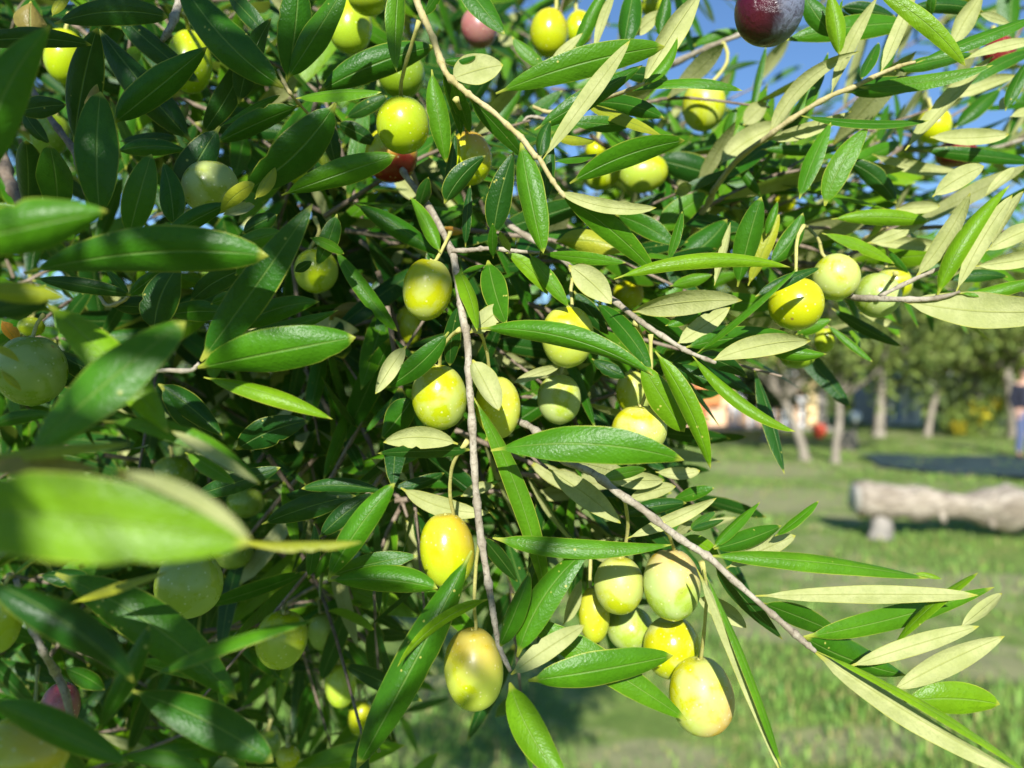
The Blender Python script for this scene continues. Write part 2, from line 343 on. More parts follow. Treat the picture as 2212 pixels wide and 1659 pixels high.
def far_tree(px, base_y, lean, trunk_px, hgt, rad, label, seed, cols=((0.055, 0.10, 0.022), (0.23, 0.28, 0.06)), group='orchard trees behind the log', cards=3600, cb=0.36):
    r = np.random.default_rng(seed); d = CAM.z*FP/(base_y-829.5); x = (px-1106)*d/FP
    root = obj('olive_tree', None, loc=(x, d, gz(x, d)), label=label, cat='tree', group=group)
    rt = trunk_px*d/FP/2*0.62; H = hgt; T = np.array([lean*H*0.3, 0.1, H*0.3])
    C = spline([(0, 0, -0.1), (lean*H*0.07, 0, H*0.08), (lean*H*0.19+0.03, 0.05, H*0.19), T], 12)
    R = rt*np.linspace(1.35, 0.75, 12); R[:2] *= 1.25
    V, F = tube(C, R, 10, bump=0.06, seed=seed); obj('trunk', new_mesh('trunk', V, F, mat=MAT['trunk']), root)
    g = Geo(); lg = Geo(); K = 12
    for k in range(K):
        a = k*2.4+r.random(); rr = rad*(0.35+0.55*r.random()); hz = H*(cb+(0.88-cb)*r.random())
        e = np.array([T[0]+math.cos(a)*rr, T[1]+math.sin(a)*rr, hz])
        Vb, Fb = tube(spline([T*0.97, (T+e)/2+r.normal(0, 0.12, 3), e], 6), np.linspace(rt*0.5, rt*0.12, 6), 6, seed=seed+k)
        lg.add(Vb, Fb)
        for s in range(3):
            cc = e+r.normal(0, 0.28*rad, 3)*np.array([1, 1, 0.7])
            Vc, Fc, Cc = leaf_cards(cc, np.array([0.42, 0.42, 0.34])*rad*(0.7+0.5*r.random()), cards//(K*3), 0.075+0.006*d*0.35, cols, r)
            g.add(Vc, Fc); g.C.append(Cc)
    obj('limb', lg.mesh('limb', MAT['trunk']), root)
    obj('crown', g.mesh('crown', MAT['crown'], smooth=False), root)
    return root
far_tree(1742, 988, -0.34, 27, 4.0, 1.8, 'leaning forked olive tree in front of the peach house', 11, cb=0.56)
far_tree(1803, 992, 0.10, 24, 4.2, 1.8, 'pale straight trunked olive tree just right of the leaning forked one', 12, cb=0.55)
far_tree(1898, 944, 0.05, 30, 6.2, 2.6, 'whitish trunked olive tree in front of the small blue shed', 13)
far_tree(2002, 938, 0.22, 18, 6.0, 2.5, 'slim reddish trunked olive tree between the blue shed and the leaning pale trunk', 14)
far_tree(2056, 928, 0.50, 24, 6.5, 2.8, 'pale olive trunk leaning right beside the yellow flowering shrub', 15, cols=((0.07, 0.12, 0.022), (0.30, 0.33, 0.06)))
far_tree(2120, 938, -0.06, 18, 5.8, 2.4, 'thin upright olive trunk right of the yellow flowering shrub', 16, cols=((0.07, 0.12, 0.022), (0.30, 0.33, 0.06)))
far_tree(2196, 944, -0.12, 40, 6.4, 2.8, 'stout broad based olive tree next to the standing person', 17, cols=((0.06, 0.11, 0.022), (0.26, 0.30, 0.06)))
far_tree(2330, 930, 0.1, 30, 6.6, 3.0, 'olive tree crown reaching into the picture at the right edge', 18)
far_tree(1655, 950, 0.05, 20, 2.3, 0.6, 'small dark green tree in front of the house railing', 19, cols=((0.05, 0.09, 0.025), (0.13, 0.18, 0.05)))

def far_wood():
    r = np.random.default_rng(5); g = Geo()
    for k in range(120):
        x = -46+92*k/119.0+r.normal(0, 0.8); y = 38+r.random()*9; h = 3.6+2.6*r.random()
        if -9 < x < -3: h *= 0.8
        for s in range(3):
            V, F, C = leaf_cards((x+r.normal(0, 1.0), y, h*(0.2+0.3*s)), np.array([1.6, 1.4, h*0.24]), 150, 0.28, ((0.035, 0.065, 0.02), (0.13, 0.17, 0.05)), r)
            g.add(V, F); g.C.append(C)
    obj('far_wood', g.mesh('far_wood', MAT['crown'], smooth=False), kind='stuff', label='dark wall of trees closing off the orchard far behind', cat='wood')
far_wood()

def make_house():
    d = 24.0; s = d/FP; X = lambda px: (px-1106)*s
    h = obj('house', None, loc=(X(1640), d, 0), label='low peach house with veranda pillars and orange timber behind the trees', cat='house')
    ox, oy = X(1640), d
    def part(name, mat, x0, x1, y0, y1, z0, z1, parent=None):
        V, F = box(x0-ox, x1-ox, y0-oy, y1-oy, z0, z1); return obj(name, new_mesh(name, V, F, mat=MAT[mat], smooth=False), parent or h)
    wall = part('wall', 'peach', X(1380), X(1800), d+0.7, d+6.5, 0.0, 2.9)
    part('plinth', 'stone', X(1370), X(1800), d-0.15, d+0.697, 0.0, 0.12)
    part('beam', 'orange', X(1380), X(1795), d, d+0.2, 2.2, 2.5)
    part('pillar', 'orange', X(1503), X(1530), d+0.02, d+0.3, 0.123, 2.197)
    for a, b, mt in ((1745, 1766, 'yellow'), (1766.4, 1786, 'stone')): part('pillar', mt, X(a), X(b), d+0.02, d+0.32, 0.123, 2.197)
    part('timber_panel', 'orange', X(1531), X(1567), d+0.35, d+0.5, 0.8, 2.19)
    dr = part('door', 'greyblue', X(1702), X(1736), d+0.640, d+0.697, 0.123, 2.15)
    part('door_frame', 'white', X(1698), X(1701.8), d+0.630, d+0.697, 0.123, 2.2, dr)
    part('handle', 'stone', X(1731), X(1733), d+0.600, d+0.637, 1.0, 1.15, dr)
    win = part('window', 'white', X(1600), X(1650), d+0.650, d+0.697, 1.0, 2.0)
    part('pane', 'glass', X(1604), X(1624), d+0.630, d+0.647, 1.06, 1.94, win); part('pane', 'glass', X(1627), X(1646), d+0.630, d+0.647, 1.06, 1.94, win)
    for k in range(13):
        px = 1580+k*12.5
        if px > 1735: break
        part('baluster', ('white', 'greyblue', 'peach')[k % 3], X(px), X(px+6.5), d+0.05, d+0.12, 0.123, 0.95)
    part('rail', 'white', X(1575), X(1744), d+0.03, d+0.14, 0.953, 1.03)
    r0, r1 = X(1360)-ox, X(1815)-ox
    V = np.array([(r0, -0.4, 2.75), (r1, -0.4, 2.75), (r1, 3.2, 4.0), (r0, 3.2, 4.0), (r1, 6.9, 2.8), (r0, 6.9, 2.8)]+[(r0, -0.4, 2.62), (r1, -0.4, 2.62), (r1, 3.2, 3.86), (r0, 3.2, 3.86), (r1, 6.9, 2.66), (r0, 6.9, 2.66)])
    F = [[0,1,2,3],[3,2,4,5],[6,9,8,7],[9,11,10,8],[0,6,7,1],[5,4,10,11],[1,7,8,2],[2,8,10,4],[0,3,9,6],[3,5,11,9]]
    obj('roof', new_mesh('roof', V, F, mat=MAT['roof'], smooth=False), h)
make_house()
def make_shed():
    d = 27.0; s = d/FP; X = lambda px: (px-1945)*s; ox = (1945-1106)*s
    h = obj('shed', None, loc=(ox, d, 0), label='small pale blue and white shed far among the trunks', cat='shed')
    def part(name, mat, *b, parent=None):
        V, F = box(*b); return obj(name, new_mesh(name, V, F, mat=MAT[mat], smooth=False), parent or h)
    part('wall', 'white', X(1900), X(1990), 0.0, 2.0, 0.0, 1.55)
    for k in range(6): part('panel', 'blue' if k == 2 else ('white' if k % 2 else 'greyblue'), X(1906+k*13.5), X(1917+k*13.5), -0.04, -0.003, 0.15, 1.35)
    V = np.array([(X(1893), -0.25, 1.58), (X(1997), -0.25, 1.58), (X(1997), 2.2, 1.95), (X(1893), 2.2, 1.95), (X(1893), -0.25, 1.5), (X(1997), -0.25, 1.5), (X(1997), 2.2, 1.87), (X(1893), 2.2, 1.87)])
    obj('roof', new_mesh('roof', V, [[0,1,2,3],[4,7,6,5],[0,4,5,1],[3,2,6,7],[1,5,6,2],[0,3,7,4]], mat=MAT['greyblue'], smooth=False), h)
make_shed()

def lathe(prof, ns=20):
    V = []; n = len(prof)
    for r, z in prof: V += [(r*math.cos(2*math.pi*k/ns), r*math.sin(2*math.pi*k/ns), z) for k in range(ns)]
    F = [[i*ns+k, i*ns+(k+1)%ns, (i+1)*ns+(k+1)%ns, (i+1)*ns+k] for i in range(n-1) for k in range(ns)]
    return np.array(V), np.array(F)
def small_things():
    d = 20.5; x = (1770-1106)*d/FP
    t = obj('flower_pot', None, loc=(x, d, gz(x, d)+0.01), label='rounded red pot on the grass below the peach house', cat='pot')
    V, F = lathe([(0.005, 0), (0.10, 0), (0.16, 0.09), (0.185, 0.2), (0.165, 0.31), (0.14, 0.35), (0.155, 0.37), (0.13, 0.37), (0.115, 0.33), (0.01, 0.3)]); obj('body', new_mesh('pot', V, F, mat=MAT['red']), t)
    d = 18.5; x = (1847-1106)*d/FP
    t = obj('globe_lamp', None, loc=(x, d, gz(x, d)), label='round white globe on a short post beside the pale trunk', cat='lamp')
    V, F = lathe([(0.06, 0), (0.06, 0.02), (0.03, 0.03), (0.03, 0.5), (0.07, 0.52), (0.07, 0.55)]); obj('post', new_mesh('post', V, F, mat=MAT['stone']), t)
    V, F = lathe([(0.04, 0.552)]+[(0.135*math.sin(a), 0.68-0.135*math.cos(a)) for a in np.linspace(0.35, 3.1, 12)]); obj('globe', new_mesh('globe', V, F, mat=MAT['white']), t)
    d = 17.8; x = (1832-1106)*d/FP
    t = obj('tree_stump', None, loc=(x, d, gz(x, d)), label='short sawn stump below the round white globe', cat='stump')
    C = spline([(0, 0, -0.05), (0.02, 0, 0.2), (0.0, 0, 0.42)], 8); V, F = tube(C, np.linspace(0.24, 0.17, 8), 12, bump=0.05, seed=4); obj('trunk', new_mesh('stump', V, F, mat=MAT['trunk']), t)
    # yellow flowering shrub
    d = 22.0; x = (2092-1106)*d/FP
    t = obj('flowering_shrub', None, loc=(x, d, gz(x, d)), label='low shrub with yellow flowers between two pale trunks', cat='shrub')
    r = np.random.default_rng(3); g = Geo(); g2 = Geo()
    for q in ((-0.35, 0, 0.3, 0.4), (0.05, 0.1, 0.6, 0.5), (0.55, 0, 0.75, 0.4), (0.3, -0.1, 0.25, 0.4)):
        V, F, C = leaf_cards(q[:3], [q[3]]*3, 260, 0.09, ((0.10, 0.16, 0.03), (0.20, 0.26, 0.04)), r); g.add(V, F); g.C.append(C)
    for q in ((-0.45, -0.3, 0.25, 0.2), (0.1, -0.35, 0.68, 0.3), (0.62, -0.3, 0.95, 0.18)):
        V, F, C = leaf_cards(q[:3], [q[3]]*3, 70, 0.07, ((0.42, 0.34, 0.01), (0.5, 0.40, 0.02)), r); g2.add(V, F); g2.C.append(C)
    obj('foliage', g.mesh('foliage', MAT['crown'], False), t); obj('flowers', g2.mesh('flowers', MAT['crown'], False), t, kind='stuff')
    # net spread on the grass
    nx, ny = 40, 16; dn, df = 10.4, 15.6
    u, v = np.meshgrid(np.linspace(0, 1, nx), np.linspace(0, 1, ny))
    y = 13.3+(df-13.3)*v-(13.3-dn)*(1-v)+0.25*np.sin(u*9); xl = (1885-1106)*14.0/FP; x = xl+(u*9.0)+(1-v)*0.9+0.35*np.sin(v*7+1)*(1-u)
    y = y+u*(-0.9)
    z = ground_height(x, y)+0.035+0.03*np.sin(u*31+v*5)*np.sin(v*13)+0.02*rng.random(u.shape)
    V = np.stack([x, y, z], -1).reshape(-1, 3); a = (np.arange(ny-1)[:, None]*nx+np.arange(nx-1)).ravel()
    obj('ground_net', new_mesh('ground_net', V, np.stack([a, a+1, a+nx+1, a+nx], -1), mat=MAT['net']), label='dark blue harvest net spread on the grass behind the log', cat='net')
    # yellow meadow flowers beside the log
    for k, (px, py, lab) in enumerate(((1862, 1110, 'single yellow flower low beside the end of the log'), (1882, 1078, 'yellow flower standing above and behind the end of the log'))):
        d = 7.5+1.2*k; x = (px-1106)*d/FP; z0 = gz(x, d); top = CAM.z-(py-60*0-829.5)*d/FP
        t = obj('meadow_flower', None, loc=(x, d, z0), label=lab, cat='flower', group='yellow flowers by the log')
        V, F = tube(spline([(0, 0, -0.02), (0.01, 0, (top-z0)*0.6), (0, 0, top-z0)], 6), 0.004, 5); obj('stem', new_mesh('stem', V, F, mat=MAT['stalk']), t)
        g = Geo()
        for a in range(9):
            an = a*0.698; c, s_ = math.cos(an), math.sin(an)
            g.add([(0, -0.008, top-z0), (c*0.03-s_*0.011, -0.012+0.006, top-z0+s_*0.03+c*0.011), (c*0.05, -0.004, top-z0+s_*0.05), (c*0.03+s_*0.011, -0.012+0.006, top-z0+s_*0.03-c*0.011)], [[0, 1, 2, 3]], C=(0.75, 0.56, 0.03, 1))
        obj('petals', g.mesh('petals', MAT['crown'], False), t)
small_things()

def make_log():
    d = 7.3; s = d/FP; ox = (1848-1106)*s; zc = CAM.z-(1076-829.5)*s
    t = obj('fallen_log', None, loc=(ox, d, 0), label='bleached grey fallen log lying on the grass at the right', cat='log')
    n = 30; L = 2.6; u = np.linspace(0, 1, n)
    C = np.stack([u*L, 0.05*np.sin(u*5)-0.25*u, zc-0.02*np.sin(u*4)-0.12*u], -1); R = 0.145+0.035*u+0.016*np.sin(u*13+1)+0.012*np.sin(u*29)+0.008*np.sin(u*61)+0.035*np.exp(-((u-0.2)/0.03)**2)+0.04*np.exp(-((u-0.53)/0.05)**2)-0.02*np.exp(-((u-0.36)/0.06)**2); R[0] *= 0.97
    V, F = tube(C, R, 18, bump=0.05, seed=8); nv = n*18
    ph = np.arange(18)/18*2*np.pi; lob = 1+0.07*np.sin(2*ph[None]+u[:, None]*5)+0.05*np.sin(3*ph[None]-u[:, None]*9)+0.04*np.sin(5*ph[None]+u[:, None]*4)
    Vr = V[:nv].reshape(n, 18, 3); V[:nv] = (C[:, None]+(Vr-C[:, None])*lob[..., None]).reshape(-1, 3); obj('trunk', new_mesh('log', V, F, mat=MAT['log']), t)
    Vc, Fc = tube([(-0.012, 0, zc), (-0.001, 0, zc)], [0.13, 0.137], 18, seed=2); obj('sawn_end', new_mesh('sawn_end', Vc, Fc, mat=MAT['cut']), t)
    for (fx, dx, dz, ll, rr) in ((0.28, 0.02, -1, 0.04, 0.04), (0.44, 0.03, -1, 0.06, 0.04), (0.58, 0.0, -1, 0.07, 0.05), (0.20, 0.02, 1, 0.0, 0.06), (0.52, 0.05, 1, -0.02, 0.07)):
        c = np.array([fx*L, 0.05*math.sin(fx*5)-0.25*fx-0.06, zc-0.12*fx]); e = c+np.array([dx, -0.08, dz*(0.13+ll)])
        V, F = tube(spline([c, (c+e)/2, e], 6), np.linspace(rr*1.3, rr*0.6, 6), 8, bump=0.06, seed=int(fx*100)); obj('stub', new_mesh('stub', V, F, mat=MAT['log']), t)
    hb = zc-0.09-gz(ox+0.18, d); V, F = lathe([(0.002, -0.04), (0.10, -0.04), (0.11, 0.03), (0.105, hb*0.5), (0.08, hb*0.9), (0.002, hb)], 9)
    rs = np.random.default_rng(9); V = V*(1+0.13*rs.normal(size=(len(V), 1))*np.array([1, 1, 0.25]))
    obj('stone', new_mesh('stone', V, F, mat=MAT['stone']), loc=(ox+0.22, d-0.02, gz(ox+0.2, d)), label='rough grey stone propping up the left end of the log', cat='stone')
make_log()

def make_person():
    d = 15.2; x = (2214-1106)*d/FP; z0 = gz(x, d)
    t = obj('person', None, loc=(x, d, z0), label='person in dark top and blue jeans, cut off by the right edge', cat='person')
    def skin(name, verts, edges, radii, mat, parent=t, sub=2):
        me = bpy.data.meshes.new(name); me.from_pydata([Vector(v) for v in verts], edges, []); o = obj(name, me, parent)
        mo = o.modifiers.new('skin', 'SKIN')
        for i, r in enumerate(radii):
            me.skin_vertices[0].data[i].radius = (r, r) if not isinstance(r, tuple) else r
        me.skin_vertices[0].data[0].use_root = True
        sm = o.modifiers.new('sub', 'SUBSURF'); sm.levels = sub; sm.render_levels = sub
        me.materials.append(MAT[mat]); mo.use_smooth_shade = True
        return o
    # one continuous body
    v = [(0,0,0.95),(0,0,1.12),(0,0.01,1.32),(0,0.02,1.46),(0,0.0,1.55),(0,-0.02,1.62),(0,-0.03,1.70),
         (0.19,0.01,1.42),(0.27,0.0,1.15),(0.27,-0.12,0.93),(0.27,-0.17,0.85),(-0.19,0.01,1.42),(-0.26,0.0,1.15),(-0.25,-0.14,0.94),(-0.25,-0.19,0.86),
         (0.09,0,0.88),(0.10,-0.02,0.50),(0.11,0.03,0.09),(0.12,-0.12,0.04),(-0.09,0,0.88),(-0.10,-0.03,0.50),(-0.12,0.02,0.09),(-0.13,-0.13,0.04)]
    e = [(0,1),(1,2),(2,3),(3,4),(4,5),(5,6),(3,7),(7,8),(8,9),(9,10),(3,11),(11,12),(12,13),(13,14),(0,15),(15,16),(16,17),(17,18),(0,19),(19,20),(20,21),(21,22)]
    r = [(0.15,0.11),(0.13,0.10),(0.15,0.11),(0.13,0.09),0.055,0.085,0.09,0.06,0.045,0.036,0.035,0.06,0.045,0.036,0.035,0.085,0.06,0.042,0.04,0.085,0.06,0.042,0.04]
    skin('body', v, e, r, 'skin')
    for s in (1, -1):
        for k in range(4): skin('finger', [(s*0.255+(k-1.5)*0.018, -0.185, 0.85), (s*0.255+(k-1.5)*0.019, -0.205, 0.80), (s*0.255+(k-1.5)*0.019, -0.195, 0.765+0.006*abs(k-1.5))], [(0,1),(1,2)], [0.009,0.0085,0.007], 'skin', sub=1)
        skin('thumb', [(s*0.225, -0.18, 0.875), (s*0.20, -0.21, 0.845), (s*0.205, -0.22, 0.815)], [(0,1),(1,2)], [0.011,0.010,0.008], 'skin', sub=1)
        skin('shoe', [(s*0.115,0.05,0.05),(s*0.118,-0.06,0.05),(s*0.128,-0.17,0.035)], [(0,1),(1,2)], [0.05,0.052,0.042], 'leather')
    skin('jeans', [(0,0,1.0),(0,0,0.93),(0.095,0,0.86),(0.102,-0.02,0.50),(0.113,0.025,0.10),(-0.095,0,0.86),(-0.102,-0.03,0.50),(-0.122,0.02,0.10)], [(0,1),(1,2),(2,3),(3,4),(1,5),(5,6),(6,7)], [(0.165,0.125),(0.17,0.13),0.10,0.078,0.065,0.10,0.078,0.065], 'jeans')
    skin('shirt', [(0,0,0.93),(0,0,1.10),(0,0.01,1.32),(0,0.02,1.45),(0.19,0.01,1.41),(0.268,0.0,1.15),(-0.19,0.01,1.41),(-0.258,0.0,1.15),(0.27,-0.115,0.94),(-0.25,-0.135,0.95)], [(0,1),(1,2),(2,3),(3,4),(4,5),(3,6),(6,7),(5,8),(7,9)], [(0.195,0.15),(0.185,0.145),(0.185,0.14),(0.14,0.10),0.08,0.065,0.08,0.065,0.052,0.052], 'shirt')
    skin('hair', [(0,0.02,1.66),(0,0.0,1.735),(0,-0.05,1.75)], [(0,1),(1,2)], [0.09,0.085,0.07], 'hair')
    for s in (1, -1):
        V, F = lathe([(0.001, 0), (0.012, 0.004), (0.016, 0.014), (0.012, 0.03), (0.001, 0.034)], 8); o = obj('ear', new_mesh('ear', V, F, mat=MAT['skin']), t, loc=(s*0.088, -0.02, 1.655))
        V, F = lathe([(0.001, 0), (0.008, 0.004), (0.009, 0.009), (0.001, 0.015)], 8); obj('eye', new_mesh('eye', V, F, mat=MAT['hair']), t, loc=(s*0.032, -0.108, 1.665))
    skin('nose', [(0,-0.105,1.675),(0,-0.125,1.64)], [(0,1)], [0.010,0.014], 'skin', sub=1)
    skin('mouth', [(-0.022,-0.103,1.605),(0.022,-0.103,1.605)], [(0,1)], [0.006,0.006], 'red', sub=1)
make_person()

# ------------------------------------------------------------------ the olive tree close to the camera
tree = obj('olive_tree', None, loc=(0, 0, 0), label='fruiting olive tree with drooping leafy branches filling the foreground', cat='tree')
BR = []       # (points array Nx4 of picture x, y, depth, radius ; object)
def branch(pts, mat='bark', name='branch', n=None):
    q = spline(np.array(pts, float), n or max(10, len(pts)*5))
    C = np.array([P(a, b, c) for a, b, c, _ in q]); R = q[:, 3]*q[:, 2]/FP*0.80
    rr = np.random.default_rng(len(BR)+50); R = R*(1+0.06*rr.normal(size=len(R)))
    for k in range(4, len(R)-2, 6): R[k] *= 1.3; R[k+1] *= 1.12
    V, F = tube(C, R, 9, bump=0.045, seed=len(BR)); o = obj(name, new_mesh(name, V, F, mat=MAT[mat]), tree)
    BR.append((q, o)); return o
branch([(858,345,.31,6),(878,382,.30,7.5),(930,452,.285,8.5),(975,540,.266,10),(983,575,.258,10),(993,640,.25,9.5),(1000,685,.246,10),(1010,740,.243,9.5),(1014,830,.240,9.5),(1021,930,.240,10),(1024,1005,.239,9.5),(1030,1080,.238,9.5),(1038,1155,.237,10),(1050,1230,.236,9),(1063,1307,.234,8.5),(1068,1340,.233,8),(1080,1400,.231,7),(1103,1450,.229,6)])
branch([(1040,830,.29,9),(1080,880,.282,9),(1118,909,.272,9),(1156,930,.262,9.5),(1211,990,.25,9.5),(1281,1022,.244,10),(1331,1062,.24,11),(1381,1095,.238,10),(1431,1135,.237,10),(1481,1172,.236,9.5),(1531,1204,.236,9),(1581,1250,.236,8.5),(1659,1319,.236,8),(1709,1362,.236,9),(1734,1384,.236,9),(1762,1408,.235,5)])
branch([(1080,460,.31,8),(1106,490,.305,8),(1145,515,.30,8),(1200,548,.292,7),(1260,600,.28,7),(1323,647,.270,8),(1371,685,.262,7.5),(1406,710,.258,7),(1461,745,.255,6.5),(1491,762,.253,6),(1546,784,.246,4.5)])
branch([(890,-60,.25,9),(900,0,.25,9),(915,37,.25,9),(935,82,.25,8.5),(950,125,.25,9),(965,160,.249,8),(998,192,.249,8.5),(1028,215,.248,7.5),(1065,242,.247,7),(1103,277,.246,7),(1128,300,.245,8),(1156,337,.243,7),(1165,343,.243,6),(1188,382,.243,6.5),(1206,408,.243,6),(1222,428,.243,5)], 'green_twig')
branch([(975,541,.262,6),(1010,541,.262,6.5),(1050,537,.262,6),(1095,540,.262,6),(1121,543,.262,5),(1165,546,.26,4)], 'bark', 'twig')
branch([(1380,180,.42,8),(1423,155,.41,8),(1481,125,.40,8),(1543,97,.39,7),(1606,72,.385,6),(1680,40,.38,5)], 'bark')
branch([(1480,560,.36,9),(1506,485,.34,8),(1536,427,.33,8),(1543,410,.325,8),(1593,345,.31,7),(1659,295,.295,7),(1691,270,.29,7),(1741,237,.286,6.5),(1799,205,.282,6.5),(1846,187,.28,6.5),(1896,162,.277,6),(1946,142,.275,5.5),(1978,134,.273,4)], 'green_twig')
branch([(1780,600,.31,9),(1834,640,.29,9),(1896,645,.278,8.5),(1984,647,.27,7),(2034,642,.267,6.5),(2074,630,.264,4)], 'bark')
branch([(1900,640,.277,6),(1971,605,.275,6),(2044,572,.273,4),(2085,540,.272,3)], 'bark', 'twig')
branch([(1840,320,.46,6),(1871,317,.45,6),(2021,325,.44,6),(2134,322,.43,5.5),(2230,295,.42,4)], 'bark')
branch([(1640,570,.39,8),(1681,565,.38,9),(1759,572,.37,9),(1834,550,.36,7),(1880,530,.36,4)], 'bark_dark')
branch([(1736,488,.33,5),(1759,492,.335,5),(1884,492,.34,4.5),(1960,480,.34,3)], 'bark_dark', 'twig')
branch([(60,180,.29,9),(100,242,.28,9),(132,287,.27,9),(160,325,.262,9.5),(172,362,.258,9),(186,420,.256,6)], 'bark_dark')
branch([(-60,240,.33,18),(0,330,.31,16),(15,380,.30,16),(40,430,.29,14),(70,520,.29,10)], 'bark_dark')
branch([(400,-40,.30,10),(385,12,.29,11),(370,55,.285,10),(350,90,.285,6)], 'bark')
branch([(600,150,.252,4),(618,186,.252,5),(630,205,.252,4.5),(653,232,.262,4),(690,270,.28,4)], 'green_twig', 'twig')
branch([(340,802,.22,5),(362,800,.218,6),(412,800,.215,6.5),(430,785,.214,4)], 'bark', 'twig')
branch([(660,800,.35,6),(685,842,.34,6),(728,920,.335,6),(778,980,.33,6),(828,1042,.325,6),(865,1080,.32,5),(880,1117,.318,4)], 'bark_dark')
branch([(800,760,.36,6),(778,842,.35,7),(775,905,.34,6),(798,955,.335,6),(815,1005,.33,5),(835,1045,.325,4)], 'bark_dark')
branch([(600,1190,.38,7),(693,1270,.37,6),(748,1345,.365,6),(790,1385,.36,5),(828,1435,.36,3)], 'bark_dark')
branch([(35,1250,.20,8),(50,1320,.20,8),(75,1370,.20,8),(95,1410,.20,9),(118,1450,.21,10),(140,1494,.21,10),(158,1570,.21,9),(172,1620,.21,6)], 'bark')
branch([(1120,950,.29,6),(1143,980,.285,6),(1183,1012,.28,4)], 'bark_dark', 'twig')
branch([(1150,230,.30,5),(1190,242,.30,5),(1260,225,.29,5),(1310,212,.275,5),(1370,190,.262,5),(1392,180,.26,4)], 'green_twig', 'twig')
branch([(1180,258,.31,5),(1145,252,.31,4),(1130,262,.31,3)], 'bark', 'twig')
branch([(215,640,.26,4),(232,660,.256,5),(262,652,.254,5),(278,640,.252,4)], 'green_twig', 'twig')
branch([(1860,520,.335,4),(1880,508,.33,4.5),(1920,490,.32,3.5)], 'green_twig', 'twig')
branch([(560,1400,.33,5),(590,1330,.34,5),(640,1290,.345,5),(690,1262,.35,5),(708,1256,.345,4)], 'bark', 'twig')

